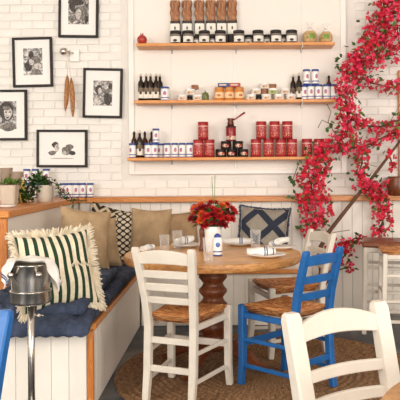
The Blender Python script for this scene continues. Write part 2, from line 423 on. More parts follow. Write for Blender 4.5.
# casing at the right edge
cz0, cz1 = P(399, 176, 5.85).z, P(399, 70, 5.85).z
struct('trim_5', MB().box((PX(403, 1.6, 5.85), 5.876, (cz0 + cz1) / 2), (.07, .03, cz1 - cz0), ch=.004), M_['oakz'], 'upright brown wood casing on the brick wall at the right edge', 'trim')

# ================================================================== BENCH
SEAT = .447
bn = thing('banquette_bench', 'white boarded corner bench with oak edging around the round table', 'bench', (-1.0, 4.6, 0))
def bpart(name, mb, mat, **k):
    return part(name, mb.xf(Matrix.Translation((1.0, -4.6, 0))), mat, bn, **k)
BX, BY0, BYB, BXR = -.715, 3.46, 5.33, .56
bpart('body', MB().box(((PW_X1 + BX) / 2, (BY0 + 5.86) / 2, SEAT / 2 - .015), (BX - PW_X1 - .03, 5.86 - BY0 - .03, SEAT - .032))
      .box(((BX + BXR) / 2, (BYB + 5.86) / 2, SEAT / 2 - .015), (BXR - BX - .02, 5.86 - BYB - .03, SEAT - .032)), M_['gap'])
bpart('seat_board', MB().box(((PW_X1 + BX) / 2 - .02, (BY0 + 5.86) / 2, SEAT - .015), (BX - PW_X1 - .04, 5.86 - BY0 - .02, .03)), M_['board'])
bpart('seat_board', MB().box(((BX + BXR) / 2, (BYB + 5.86) / 2 + .02, SEAT - .015), (BXR - BX, 5.86 - BYB - .04, .03)), M_['board'])
bpart('edge_strip', MB().box((BX, (BY0 + BYB) / 2, SEAT - .014), (.032, BYB - BY0 - .03, .034), ch=.005), M_['oak'])
bpart('edge_strip', MB().box(((BX + BXR) / 2, BYB, SEAT - .014), (BXR - BX + .03, .032, .034), ch=.005), M_['oak'])
bpart('corner_post', MB().box((BX - .008, BY0 + .005, SEAT / 2 - .015), (.032, .030, SEAT - .032), ch=.004), M_['oakz'])
pm = MB().box((0, 0, 0), (.012, .0905, SEAT - .045), ch=.002).mesh('plank', M_['board'])
y = BY0 + .07
while y < BYB - .02:
    link('plank', pm, bn, (BX + 1.0 - .006, y - 4.6, SEAT / 2 - .02)); y += .0925
pm = MB().box((0, 0, 0), (.0905, .012, SEAT - .045), ch=.002).mesh('plank', M_['board'])
x = BX - .075
while x > PW_X1 + .02:
    link('plank', pm, bn, (x + 1.0, BY0 + .006 - 4.6, SEAT / 2 - .02)); x -= .0925
x = BX + .06
while x < BXR - .03:
    link('plank', pm, bn, (x + 1.0, BYB + .008 - 4.6, SEAT / 2 - .02)); x += .0925
# half wall short return beside the bench end
# ------------------------------------------------------------------ mattress cushions
def mattress(name, cx, cy, z0, lx, ly, h, label, rz=0, droop=0):
    nx, ny, nz = 60, 120, 8; r = h * .48
    mb = MB(); hx, hy, hz = lx / 2, ly / 2, h / 2
    def rp(p):
        q = Vector((max(-hx + r, min(hx - r, p.x)), max(-hy + r, min(hy - r, p.y)), max(-hz + r, min(hz - r, p.z))))
        d = p - q
        kz = .35 if p.z < 0 else 1.0
        rib = 1 + kz * .10 * math.sin(p.y * 2 * PI / .06) * (abs(p.x) > hx - r) + kz * .2 * math.sin(p.x * 2 * PI / .06) * (abs(p.y) > hy - r)
        o = q + (d.normalized() * r * rib if d.length > 1e-6 else Vector())
        if p.z > hz - 1e-4:
            for (tx, ty) in tufts:
                o.z -= .020 * math.exp(-((p.x - tx) ** 2 + (p.y - ty) ** 2) / .0022)
            o.z += .005 * math.sin(p.x * 41 + p.y * 27) + .005 * math.sin(p.y * 43 - p.x * 29)
        if droop and o.y < -hy + .12: o.z -= droop * ((-hy + .12 - o.y) / .12) ** 2
        return o
    tufts = [(-hx + (i + .5) * lx / max(1, round(lx / .2)), -hy + (j + .5) * ly / max(1, round(ly / .2))) for i in range(max(1, round(lx / .2))) for j in range(max(1, round(ly / .2)))]
    for sg in (-1, 1):
        mb.grid(lambda u, v: rp(Vector(((u * 2 - 1) * hx, (v * 2 - 1) * hy, sg * hz))), nx, ny, True, sg < 0)
        mb.grid(lambda u, v: rp(Vector((sg * hx, (u * 2 - 1) * hy, (v * 2 - 1) * hz))), ny, nz, True, sg < 0)
        mb.grid(lambda u, v: rp(Vector(((u * 2 - 1) * hx, sg * hy, (v * 2 - 1) * hz))), nx, nz, True, sg > 0)
    t = thing(name, label, 'cushion', (cx, cy, z0), rz, 'navy bench cushions')
    part('pad', mb.xf(Matrix.Translation((0, 0, hz))), M_['navy'], t)
    bme = MB().lathe([(.0, .006), (.011, .004), (.013, 0)], 8, (0, 0, 0), True, False).mesh('tuft_button', M_['navy'])
    for (tx, ty) in tufts: link('tuft_button', bme, t, (tx, ty, h - .024))
    return t
mattress('seat_cushion', -1.005, 4.30, SEAT, .60, 1.90, .072, 'navy tufted mattress cushion lying directly on the left bench', 0, .055)
mattress('seat_cushion', -1.03, 4.02, SEAT + .073, .55, 1.18, .060, 'second navy tufted cushion stacked on top under the striped pillow', .02, .03)

# ------------------------------------------------------------------ pillows
def pillow_mb(w_, h_, t_, seed=0, n=30):
    rnd = random.Random(seed); ph = [rnd.uniform(0, 6) for _ in range(6)]
    mb = MB()
    for sg in (-1, 1):
        def fn(u, v):
            a, b_ = u * 2 - 1, v * 2 - 1
            x = w_ / 2 * a * (1 - .09 * (1 - b_ * b_)); z = h_ / 2 * b_ * (1 - .09 * (1 - a * a))
            e = max(0, (1 - abs(a) ** 2.6) * (1 - abs(b_) ** 2.6)) ** .55
            y = sg * t_ / 2 * e
            y += sg * e * (.007 * (math.sin(a * 5 + ph[0] + b_ * 3) + math.sin(b_ * 6 + ph[1] - a * 4)) + .004 * math.sin(9 * a * b_ + ph[2] + 5 * a)) * (1 if e > .05 else 0)
            return Vector((x, y, z + h_ / 2))
        mb.grid(fn, n, n, True, sg > 0)
    return mb
def pillow(px, py, D, w_, h_, t_, lean, yaw, mat, label, roll=0, seed=0, zmin=None, fringe=None, name='throw_pillow'):
    """base centre under pixel (px,py) at distance D; lean = degrees tipped back, yaw turns its face"""
    p = P(px, py, D)
    R = Matrix.Rotation(math.radians(yaw), 4, 'Z') @ Matrix.Rotation(math.radians(-lean), 4, 'X') @ Matrix.Rotation(math.radians(roll), 4, 'Y')
    t = thing(name, label, 'pillow', p, 0, 'pillows on the corner bench', R.to_euler())
    part('cover', pillow_mb(w_, h_, t_, seed), M_[mat], t)
    zp = MB()                                      # piping around the seam
    ring = []
    for (a0, b0, a1, b1) in ((-1, -1, 1, -1), (1, -1, 1, 1), (1, 1, -1, 1), (-1, 1, -1, -1)):
        for k in range(12):
            a, b_ = a0 + (a1 - a0) * k / 12, b0 + (b1 - b0) * k / 12
            ring.append(Vector((w_ / 2 * a * (1 - .09 * (1 - b_ * b_)), 0, h_ / 2 * b_ * (1 - .09 * (1 - a * a)) + h_ / 2)))
    part('piping', zp.tube(ring + [ring[0]], .004, 5), M_['cream' if fringe else mat], t)
    if fringe:
        rnd = random.Random(3); fb = MB(); c = Vector((0, 0, h_ / 2)); m_ = len(ring)
        for i in range(m_ * 14):
            q = i / 14.0; a, b_ = ring[int(q) % m_], ring[(int(q) + 1) % m_]; p0 = a.lerp(b_, q % 1)
            out = (p0 - c).normalized(); L = fringe * rnd.uniform(.75, 1.2)
            d = (out + Vector((rnd.uniform(-.3, .3), rnd.uniform(-.5, .3), rnd.uniform(-.45, .2)))).normalized()
            fb.tube([p0, p0 + d * L * .5, p0 + d * L + Vector((0, 0, -.006))], [.0045, .0042, .003], 4)
        part('fringe', fb, M_['cream' if mat != 'diam' else 'navy'], t, kind='stuff', label='shaggy fringe around the pillow edge')
    return t
# back row first
pillow(125.5, 263, 5.64, .30, .45, .12, 12, 0, 'scale', 'black and cream scale patterned pillow between two tan pillows', seed=1)
pillow(101, 252, 5.66, .36, .40, .12, 12, 10, 'zig', 'black and cream zigzag pillow mostly hidden behind beige pillows', roll=16, seed=2)
pillow(148, 264, 5.55, .345, .47, .15, 13, -3, 'linen', 'plain tan pillow beside the scale patterned one, back bench', seed=3, roll=2)
pillow(182, 263, 5.62, .33, .44, .14, 13, 6, 'linen2', 'plain tan pillow behind the drinking glasses, left of flowers', seed=4, roll=-4)
pillow(261, 261, 5.58, .42, .46, .15, 15, -6, 'diam', 'grey pillow with navy diamond pattern and dark fringe', seed=5, roll=4, fringe=.022)
pillow(101, 268, 5.06, .32, .38, .14, 18, 20, 'linen', 'small beige linen pillow in the bench corner', seed=6, roll=-4)
pillow(84, 271, 4.66, .38, .45, .15, 16, 34, 'linen', 'large beige linen pillow directly behind the striped pillow', seed=7, roll=9)
sp_ = pillow(63.5, 309, 3.51, .405, .42, .17, 21, 30, 'stripe', 'green and cream striped pillow with shaggy cream fringe', seed=8, roll=-3, fringe=.046)
fb = MB(); rnd = random.Random(9)                       # row of knots across the middle of the striped pillow
for i in range(80):
    a = -1 + 2 * (i + .5) / 80; e = (1 - abs(a) ** 2.6) ** .55
    p0 = Vector((.2 * a * .93, -.075 * e - .002, .215 + rnd.uniform(-.004, .004)))
    fb.tube([p0, p0 + Vector((rnd.uniform(-.005, .005), -.008, rnd.choice((-1, 1)) * rnd.uniform(.008, .014)))], [.004, .0025], 4)
part('knot_row', fb, M_['cream'], sp_, kind='stuff', label='row of cream tufts across the striped cover')

# ================================================================== RUG, TABLE
rug = MB(); prof = [(.0, .016)]; nr = 24; RR = .95
for i in range(nr):
    for k in range(5):
        r = RR * (i + (k + .5) / 5) / nr; prof.append((r, .008 + .011 * math.sin(PI * (k + .5) / 5)))
prof.append((RR, .001)); rug.lathe(prof[::-1], 80, caps=False)
ro = tag(link('round_rug', rug.mesh('round_rug', M_['jute']), None, (.25, 4.10, 0.0)), 'round brown braided jute rug under table and chairs', 'rug')

TX, TY, TZ, TR = -.10, 4.20, .727, .555
tb = thing('round_table', 'round plank top dining table with turned wooden pedestal', 'table', (TX, TY, .018), math.radians(6))
npl = 7; pwid = 2 * TR / npl
TH = .05
for i in range(npl):
    y0, y1 = -TR + i * pwid + .0012, -TR + (i + 1) * pwid - .0012
    poly = []
    a = [y0 + (y1 - y0) * k / 8 for k in range(9)]
    R_ = TR - .008
    poly = [(math.sqrt(max(0, R_ * R_ - q * q)), q) for q in a] + [(-math.sqrt(max(0, R_ * R_ - q * q)), q) for q in reversed(a)]
    poly2 = []
    for q in poly:
        if not poly2 or (Vector(q) - Vector(poly2[-1])).length > 1e-4: poly2.append(q)
    if (Vector(poly2[0]) - Vector(poly2[-1])).length < 1e-4: poly2.pop()
    part('plank', MB().prism(poly2, TZ - .022 - .018, TZ - .018 + random.uniform(-.0006, .0006)), M_['table'], tb)
part('rim', MB().lathe([(TR - .02, TZ - .018 - TH), (TR - .006, TZ - .018 - TH + .002), (TR, TZ - .018 - TH + .01), (TR, TZ - .018 - .008), (TR - .003, TZ - .0185), (TR - .0085, TZ - .0180), (TR - .0085, TZ - .026)], 96, caps=False), M_['tabledge'], tb)
part('underframe', MB().box((0, 0, TZ - .052), (.8, .07, .028), ch=.004).box((0, 0, TZ - .0525), (.07, .8, .0275), ch=.004).lathe([(0, TZ - .041), (TR - .02, TZ - .041), (TR - .02, TZ - .05), (0, TZ - .05)], 48), M_['walnut'], tb)
part('pedestal', MB().lathe([(.07, .10), (.105, .12), (.11, .15), (.075, .17), (.068, .20), (.09, .225), (.098, .25), (.085, .28), (.06, .30), (.056, .33), (.075, .35), (.09, .375), (.09, .39), (.07, .41), (.062, .43), (.074, .445), (.088, .465), (.088, .48), (.07, .50), (.062, .52), (.074, .535), (.09, .555), (.09, .57), (.068, .595), (.075, .62), (.11, .655)], 28), M_['walnut'], tb)
for k in range(4):
    f_ = MB().sweep([(.05, 0, .15), (.14, 0, .135), (.23, 0, .085), (.31, 0, .032), (.36, 0, .020)], [(.07, .08), (.066, .085), (.06, .07), (.055, .045), (.05, .032)], (0, 1, 0), .2)
    part('foot', f_, M_['walnut'], tb, rot=(0, 0, PI / 4 + .25 + k * PI / 2))

# second table, only its edge shows at the lower right
tb2 = thing('cafe_table', 'pale round wooden table edge in the lower right corner', 'table', (.78, 1.25, 0))
part('table_top', MB().lathe([(0, .715), (.475, .715), (.495, .722), (.497, .74), (.49, .75), (0, .75)], 72), M_['tabledge'], tb2)
part('pedestal', MB().lathe([(.05, .03), (.035, .06), (.03, .4), (.035, .68), (.09, .715)], 20), M_['steel'], tb2)
part('base', MB().lathe([(.22, 0), (.22, .02), (.06, .035), (.0, .035)], 32), M_['steel'], tb2)

# ================================================================== CHAIRS
def rush_seat_mb(wf, wr, dp, z):
    mb = MB(); n = 40
    def hgt(a, b_):
        m_ = max(abs(a), abs(b_)); e = max(0.0, 1 - m_ ** 8) ** .5
        dip = -.006 * (1 - m_) + .004 * (1 - abs(abs(a) - abs(b_))) ** 8
        return e, dip + .0022 * math.sin(m_ * 70)
    def pos(a, b_, top):
        wd = wr + (wf - wr) * (b_ + 1) / 2; e, d = hgt(a, b_)
        return Vector((a * wd / 2, b_ * dp / 2, z + (d + .014 * e if top else -.044 * e)))
    mb.grid(lambda u, v: pos(u * 2 - 1, v * 2 - 1, True), n, n)
    mb.grid(lambda u, v: pos(u * 2 - 1, v * 2 - 1, False), 12, 12, True, True)
    return mb
def rail_arch(xw, y0, z0, z1, arch, bow, th, n=14, xs=1.0):
    """curved back slat: arch raises the top edge in the middle, bow pushes it backwards"""
    mb = MB(); vs_ = []; fs = []
    for i in range(n + 1):
        a = -1 + 2 * i / n; c = math.cos(a * PI / 2); y = y0 - bow * c; x = a * xw / 2
        zt = z1 + arch * (c ** .8 if c > 0 else 0); zb = z0 + arch * .35 * c
        for (dy, zz) in ((-th / 2, zb + .003), (-th / 2, zt - .004), (-th / 2 + .004, zt), (th / 2 - .004, zt), (th / 2, zt - .004), (th / 2, zb + .003), (th / 2 - .003, zb), (-th / 2 + .003, zb)):
            vs_.append((x, y + dy - (zz - z0) * .12, zz))
    for j in range(n):
        for i in range(8):
            k = (i + 1) % 8; fs.append((j * 8 + i, j * 8 + k, (j + 1) * 8 + k, (j + 1) * 8 + i))
    fs.append(tuple(range(7, -1, -1))); fs.append(tuple(n * 8 + i for i in range(8)))
    return mb.add(vs_, fs)
def chair(label, loc, rz, paint, slats, group, wf=.39, wr=.325, dp=.37, hb=.83, crest=(.755, .805), pw=.042, arch=.028, z0=.0, splay=.10):
    t = thing('taverna_chair', label, 'chair', (loc[0], loc[1], z0), rz, group); m_ = M_[paint]
    yr, yf = -dp / 2, dp / 2; SH = .45
    def yb(z): return yr - (.0 if z < SH else .09 * ((z - SH) / (hb - SH)) ** 1.1)
    for s in (-1, 1):
        x = s * wr / 2
        xs = lambda z: x * (1 + splay * max(0, z - SH) / .38)
        pts = [(x, yr - .035, 0), (x, yr - .012, .15), (x, yr, SH - .05), (xs(.55), yb(.55), .55), (xs(.7), yb(.70), .70), (xs(hb), yb(hb - .02), hb - .02), (xs(hb), yb(hb), hb - .004), (xs(hb), yb(hb), hb)]
        part('leg', MB().sweep(pts, [(pw * .85, pw * .9), (pw, pw), (pw, pw), (pw, pw * .95), (pw, pw * .85), (pw, pw * .75), (pw * .85, pw * .6), (pw * .6, pw * .4)], (1, 0, 0), .14), m_, t, label='back leg rising into the back post')
        x = s * wf / 2
        part('leg', MB().sweep([(x * 1.02, yf + .012, 0), (x, yf, .12), (x, yf, SH), (x, yf, SH + .008)], [(pw * .85, pw * .85), (pw * .95, pw * .95), (pw, pw), (pw * .7, pw * .7)], (1, 0, 0), .14), m_, t, label='front leg')
        xm = lambda z, f: s * (wr + (wf - wr) * f) / 2
        for z in (.26, .11):
            part('stretcher', MB().sweep([(xm(z, 0), yr, z - .005), (xm(z, 1), yf, z)], [(.018, .022), (.018, .022)], (1, 0, 0), .2), m_, t)
        part('seat_rail', MB().sweep([(xm(0, 0), yr, SH - .056), (xm(0, 1), yf, SH - .052)], [(.024, .032), (.024, .032)], (1, 0, 0), .15), m_, t)
    part('seat_rail', MB().sweep([(-wf / 2, yf, SH - .054), (wf / 2, yf, SH - .054)], [(.024, .032)] * 2, (0, 1, 0), .15), m_, t)
    part('stretcher', MB().sweep([(-wf / 2, yf, .235), (wf / 2, yf, .235)], [(.018, .038)] * 2, (0, 1, 0), .15), m_, t)
    for z in (.318, .168):
        part('stretcher', MB().sweep([(-wr / 2, yr - (.012 if z < .2 else 0), z), (wr / 2, yr - (.012 if z < .2 else 0), z)], [(.018, .034)] * 2, (0, 1, 0), .15), m_, t)
    part('seat', rush_seat_mb(wf + .01, wr - .01, dp - .005, SH), M_['rush'], t, label='woven rush seat')
    part('crest_rail', rail_arch(wr * (1 + splay * .8) - pw * .8, yb(sum(crest) / 2) + .004, crest[0], crest[1], arch, .016, .020), m_, t)
    for (a, b_) in slats:
        part('back_slat', rail_arch(wr * (1 + splay * ((a + b_) / 2 - SH) / .38) - pw * .8, yb((a + b_) / 2) + .002, a, b_, .004, .014, .017), m_, t)
    return t
def facing(dx, dy): return math.atan2(-dx, dy)      # local +Y to world direction
th = math.radians(22)
chair('white taverna chair with back to camera in front of round table', (-.243, 3.715), -th, 'whitepaint', [(.66, .70), (.59, .63), (.52, .555)], 'taverna chairs', wf=.365, wr=.27, dp=.36, hb=.825, crest=(.735, .795), z0=.0195, splay=.22, arch=.020)
chair('blue taverna chair pulled up at the right of the round table', (.335, 3.82), facing(-.69, .72), 'bluepaint', [(.61, .65), (.515, .555)], 'taverna chairs', hb=.797, crest=(.71, .76), z0=.0195, arch=.012, splay=.0, wf=.37, wr=.295, dp=.36)
chair('white taverna chair behind the blue chair, beside the red blossoms', (.395, 4.57), facing(-.95, -.31), 'whitepaint', [(.64, .68), (.555, .595)], 'taverna chairs', crest=(.715, .77), hb=.80, z0=.0195)
chair('large white taverna chair in the lower right foreground', (.463, 1.785), facing(.50, -.866), 'whitepaint', [(.632, .664), (.555, .587), (.48, .51)], 'taverna chairs', wr=.325, hb=.832, crest=(.745, .795), pw=.054, arch=.030, splay=.04)
chair('blue taverna chair cut off at the lower left edge', (-.92, 1.80), facing(-.25, -.97), 'bluepaint', [(.65, .69), (.56, .60)], 'taverna chairs', hb=.83, crest=(.73, .79), pw=.044)

# bar stools at the right
def stool(label, loc, rz, hgt, sz, seatmat):
    t = thing('bar_stool', label, 'stool', (loc[0], loc[1], 0), rz, 'bar stools at the right'); h = sz / 2; pw = .034
    for a in (-1, 1):
        for b_ in (-1, 1):
            part('leg', MB().sweep([(a * (h + .02), b_ * (h + .02), 0), (a * h, b_ * h, hgt - .01)], [(pw, pw)] * 2, (1, 0, 0), .15), M_['whitepaint'], t)
    for k, z in enumerate((.18, .32, .50)):
        for s in (-1, 1):
            q = h + .02 * (1 - z / hgt)
            part('rung', MB().sweep([(-q, s * q, z), (q, s * q, z)], [(.018, .022)] * 2, (0, 1, 0), .2), M_['whitepaint'], t)
            part('rung', MB().sweep([(s * q, -q, z + .05), (s * q, q, z + .05)], [(.018, .022)] * 2, (1, 0, 0), .2), M_['whitepaint'], t)
    for s in (-1, 1):
        part('seat_rail', MB().sweep([(-h, s * h, hgt - .03), (h, s * h, hgt - .03)], [(.022, .04)] * 2, (0, 1, 0), .15), M_['whitepaint'], t)
        part('seat_rail', MB().sweep([(s * h, -h, hgt - .03), (s * h, h, hgt - .03)], [(.022, .04)] * 2, (1, 0, 0), .15), M_['whitepaint'], t)
    if seatmat == 'rush': part('seat', rush_seat_mb(sz + .05, sz + .05, sz + .05, hgt), M_['rush'], t, label='woven rush seat')
    else: part('seat', MB().box((0, 0, hgt + .012), (sz + .06, sz + .06, .045), ch=.012), M_['walnut'], t, label='dark brown seat')
stool('tall white stool with dark brown seat beside the red blossoms', (1.225, 5.17), math.radians(-12), .665, .30, 'walnut')
stool('tall white stool with woven rush seat at the right edge', (1.27, 4.79), math.radians(-8), .665, .30, 'rush')

# ================================================================== WINE BUCKET AND TOWEL
kx, ky = PX(31, .6, 3.2), 3.2
wbk = thing('wine_cooler', 'polished steel wine bucket on a slim pole stand', 'wine cooler', (kx, ky, 0))
part('base', MB().lathe([(.12, 0), (.12, .012), (.03, .03), (.017, .04)], 32), M_['chrome'], wbk)
part('pole', MB().lathe([(.017, .03), (.0165, .62)], 20), M_['chrome'], wbk)
part('cup', MB().lathe([(.017, .61), (.07, .612), (.092, .62), (.095, .63), (.095, .672), (.098, .676), (.098, .68), (.09, .682)], 40, caps=False), M_['chrome'], wbk, label='steel holder ring')
part('bucket', MB().lathe([(.088, .682), (.089, .69), (.093, .74), (.096, .80), (.099, .803), (.099, .808), (.094, .808), (.086, .70), (0, .70)], 40, caps=False), M_['chrome'], wbk)
for s in (-1, 1):
    part('handle_knob', MB().lathe([(.004, 0), (.006, .01), (.014, .014), (.016, .022), (.012, .03), (0, .032)], 14).xf(Matrix.Translation((s * .055, -.078, .765)) @ Matrix.Rotation(PI / 2, 4, 'X') @ Matrix.Rotation(s * .6, 4, 'Y')), M_['chrome'], wbk)
tw = thing('hand_towel', 'white hand towel with blue stripes draped over the wine bucket', 'towel', (kx, ky, .80), math.radians(14))
def towel(u, v, lift=0):
    s = (u - .47) * .42; y = (v - .5) * (.16 + .26 * abs(u - .47)) + .02; r = .103; d = math.hypot(s, y)
    wv = .004 * math.sin(v * 11 + u * 7) + .003 * math.sin(u * 23 + v * 4)
    if d <= r: return Vector((s, y, .022 + wv + lift))
    e = d - r; k = (r + .006 + e * .26) / d
    return Vector((s * k + 2 * wv * min(1, e * 30), y * k + lift, .020 - e * .95 + wv * max(0, 1 - e * 30) + lift))
part('cloth', MB().grid(lambda u, v: towel(u, v), 40, 16).grid(lambda u, v: towel(u, v, .005), 40, 16), M_['napkin'], tw)
st_ = MB()
for u0 in (.045, .08):
    st_.grid(lambda u, v: towel(u0 + u * .018, v) + Vector((-.0035, 0, .002)), 2, 16)
    st_.grid(lambda u, v: towel(u0 + u * .018, v) + Vector((.0035, 0, .004)), 2, 16)
    st_.grid(lambda u, v: Vector((towel(u0 + v * .018, 0).x - .003 + u * .007, towel(u0, 0).y - .003, towel(u0 + v * .018, 0).z + .002)), 1, 2)
part('stripe', st_, M_['blue_stripe'], tw, label='blue woven stripes')

# ================================================================== WALL SHELVES
SY0, SY1 = 5.70, WALL - .009
SH_Z = [P(235, 42.5, SY0).z, P(235, 99.6, SY0).z, P(235, 157, SY0).z]
SH_X = [(136, 335), (134, 336), (127, 331)]
names = ['top', 'middle', 'bottom']
for i in range(3):
    x0, x1 = PX(SH_X[i][0], SH_Z[i], SY0), PX(SH_X[i][1], SH_Z[i], SY0)
    t = thing('wall_shelf', ['wooden shelf holding tall brown bags, topmost of three', 'middle wooden shelf holding jars, tins and bottles', 'lowest wooden shelf holding red cans and white cans'][i], 'shelf', ((x0 + x1) / 2, SY1, SH_Z[i] - .026), 0, 'wooden wall shelves')
    part('board', MB().box((0, (SY0 - SY1) / 2, .013), (x1 - x0, SY1 - SY0, .026), ch=.003), M_['shelf'], t)
    for bxp in (171, 236, 302):
        xx = PX(bxp, SH_Z[i], 5.8) - (x0 + x1) / 2
        part('bracket', MB().sweep([(xx, -.004, -.035), (xx, -.004, 0)], [(.012, .006)] * 2, (1, 0, 0)).sweep([(xx, 0, -.004), (xx, -.17, -.004)], [(.012, .007)] * 2, (1, 0, 0)), M_['bracketgrey'], t)
for bxp, lb in ((171, 'left'), (302, 'right')):
    o = link('shelf_rail', MB().box((0, 0, 0), (.007, .008, 1.5), ch=.002).mesh('shelf_rail', M_['steel' if 0 else 'trimwhite']), None, (PX(bxp, 1.9, 5.88), SY1 - .002, 2.02))
    tag(o, 'thin upright rail on the white panel, %s one of two' % lb, 'rail')

# ------------------------------------------------------------------ small goods: each kind = list of (part name, mesh)
K = {}
def kind(key, *parts): K[key] = [(n, mb.mesh(n, M_[mt] if isinstance(mt, str) else mt)) for n, mb, mt in parts]
def put(key, name, label, cat, loc, group=None, rz=0, sc=1.0):
    t = thing(name, label, cat, loc, rz, group)
    t.scale = (sc, sc, sc)
    for n, me in K[key]: link(n, me, t)
    return t
M_['bluelid'] = plain('blue_lid', (40, 72, 150), .35)
M_['bluecan'] = bands('white_can_print', .112, [(0, (60, 84, 156)), (.07, (246, 242, 238)), (.20, (52, 78, 152)), (.27, (246, 242, 238)), (.93, (210, 208, 206))], .4, (.066, .42, .019, (206, 120, 134), (96, 106, 168)))
kind('bluecan', ('body', MB().lathe([(.028, 0), (.0296, .004), (.0296, .108), (.028, .112)], 20), 'bluecan'), ('lid', MB().lathe([(.0298, .110), (.0306, .112), (.0306, .123), (.0285, .126), (0, .126)], 20, caps=False), 'bluelid'))
M_['redcan'] = bands('red_can_print', .15, [(0, (120, 14, 20)), (.05, (170, 20, 30)), (.74, (226, 190, 172)), (.79, (170, 20, 30)), (.95, (120, 14, 20))], .35, None, 0, [(.018, .065, (228, 170, 140), .56), (.072, .106, (236, 196, 176), .60)])
M_['redlid'] = plain('red_can_lid', (168, 30, 34), .3)
kind('redcan', ('body', MB().lathe([(.043, 0), (.045, .004), (.045, .145), (.043, .15)], 22), 'redcan'), ('lid', MB().lathe([(.0455, .146), (.0465, .148), (.0465, .153), (.042, .153), (.042, .149), (0, .149)], 22, caps=False), 'redlid'))
M_['botlabel'] = bands('bottle_label', .09, [(0, (236, 228, 214)), (.86, (120, 100, 80))], .6, (.068, .45, .014, (40, 36, 34), (60, 50, 44)))
def bottle(k, glass, labelmat, h=.240, cap='cork'):
    kind(k, ('glass', MB().lathe([(.023, 0), (.026, .004), (.026, h * .62), (.022, h * .68), (.0115, h * .76), (.0105, h * .90)], 18), glass),
         ('label', MB().lathe([(.0265, 0), (.0265, .09)], 18, (0, 0, 0), True, False), labelmat),
         ('stopper', MB().lathe([(.0125, h * .89), (.0125, h * .95), (.006, h * .97), (.004, h), (0, h)], 12), cap))
bottle('bottle', 'darkglass', 'botlabel')
for me in [K['bottle'][1][1]]:
    for v_ in me.vertices: v_.co.z += .022
bottle('amberbottle', 'amber', 'botlabel', .235, 'blacklid')
for v_ in K['amberbottle'][1][1].vertices: v_.co.z += .02
M_['jarlabel'] = bands('jar_label', .058, [(0, (238, 232, 222)), (.9, (120, 110, 100))], .6, (.020, .34, .010, (70, 40, 34), (40, 34, 32)))
M_['jarglass'] = plain('dark_jar', (40, 28, 24), .15)
def arc_label(r, z0, z1, a0=-.95, a1=.95, n=12):
    return MB().grid(lambda u, v: Vector((r * math.sin(a0 + (a1 - a0) * u), -r * math.cos(a0 + (a1 - a0) * u), z0 + (z1 - z0) * v)), n, 1)
kind('jar', ('glass', MB().lathe([(.042, 0), (.045, .004), (.045, .072), (.040, .080)], 20), 'jarglass'), ('label', arc_label(.0456, .008, .070, -1.0, 1.0), 'jarlabel'), ('lid', MB().lathe([(.042, .078), (.043, .08), (.043, .094), (.040, .097), (0, .097)], 20, caps=False), 'blacklid'))
M_['tinbody'] = bands('white_tin_print', .05, [(0, (240, 232, 220)), (.66, (250, 244, 236))], .45, (.016, .6, .010, (176, 120, 84), (214, 170, 130)))
M_['tingreen'] = bands('green_tin_print', .05, [(0, (206, 206, 160)), (.66, (246, 240, 230))], .45, (.016, .6, .011, (110, 130, 60), (150, 160, 90)))
M_['tinbrown'] = plain('brown_tin', (160, 108, 76), .4, 0, .15, 30)
tin_mb = lambda: MB().lathe([(.040, 0), (.042, .003), (.042, .034)], 18)
tinlid = lambda: MB().lathe([(.0435, .033), (.044, .035), (.044, .047), (.041, .05), (0, .05)], 18, caps=False)
kind('tin', ('body', tin_mb(), 'tinbody'), ('lid', tinlid(), 'ceramic'))
kind('tin_green', ('body', tin_mb(), 'tingreen'), ('lid', tinlid(), 'ceramic'))
kind('tin_brown', ('body', tin_mb(), 'tinbrown'), ('lid', tinlid(), 'tinbrown'))
kind('tin_dark', ('body', tin_mb(), 'jarglass'), ('lid', tinlid(), 'blacklid'))
M_['honey'] = bands('honey_jar_print', .085, [(0, (214, 132, 52)), (.2, (240, 206, 160)), (.75, (222, 140, 60))], .3, (.04, .4, .012, (196, 110, 50), (170, 80, 40)))
M_['honeylid'] = plain('orange_lid', (214, 140, 76), .4)
kind('honeyjar', ('body', MB().lathe([(.038, 0), (.041, .004), (.041, .072), (.036, .085)], 20), 'honey'), ('lid', MB().lathe([(.038, .083), (.0385, .085), (.0385, .104), (.036, .107), (0, .107)], 20, caps=False), 'honeylid'))
M_['potprint'] = bands('black_tin_print', .07, [(0, (36, 28, 26)), (.9, (60, 44, 38))], .3, (.034, .72, .016, (226, 196, 170), (176, 60, 44)))
kind('blacktin', ('body', MB().lathe([(.046, 0), (.049, .004), (.049, .062)], 22), 'potprint'), ('lid', MB().lathe([(.0505, .060), (.0505, .072), (.047, .075), (0, .075)], 22, caps=False), 'blacklid'))
ZT, ZM, ZB = SH_Z
FR, BK = 5.762, 5.835
def sx(px, z, D): return PX(px, z + .05, D)

# --- bottom shelf
row = [132.5, 148, 154.5, 160.5, 167.2, 174.8, 182.2, 189.7]
for i, px in enumerate(row):
    D = FR + (.075 if i == 3 else 0) - (.0 if i != 2 else .0)
    put('bluecan', 'white_can', 'white can with blue lid in the low row on the lowest shelf, %s' % nth(i), 'can', (sx(px, ZB, D), D, ZB), 'white cans with blue lids', random.uniform(-.5, .5))
put('bluecan', 'white_can', 'white can with blue lid stacked on top of the lowest shelf row', 'can', (sx(156, ZB + .126, FR), FR, ZB + .126), 'white cans with blue lids', .1)
for i, px in enumerate([134.2, 139.8, 145, 151.8]):
    D = 5.845 if i != 1 else 5.76
    put('amberbottle' if i != 1 else 'bottle', 'sauce_bottle', 'small dark bottle behind white cans on the lowest shelf, %s' % nth(i) if i != 1 else 'dark bottle with cream label between white cans, lowest shelf', 'bottle', (sx(px, ZB, D), D, ZB), 'dark bottles on the lowest shelf', .2 * i)
rc = [198.4, 209.4, 256, 268.6, 281, 292, 307, 319]
D = FR
for i, px in enumerate(rc):
    put('redcan', 'red_can', 'red can in the low row on the lowest shelf, %s red one' % nth(i), 'can', (sx(px, ZB, D), D, ZB), 'red cans', random.uniform(-.6, .6))
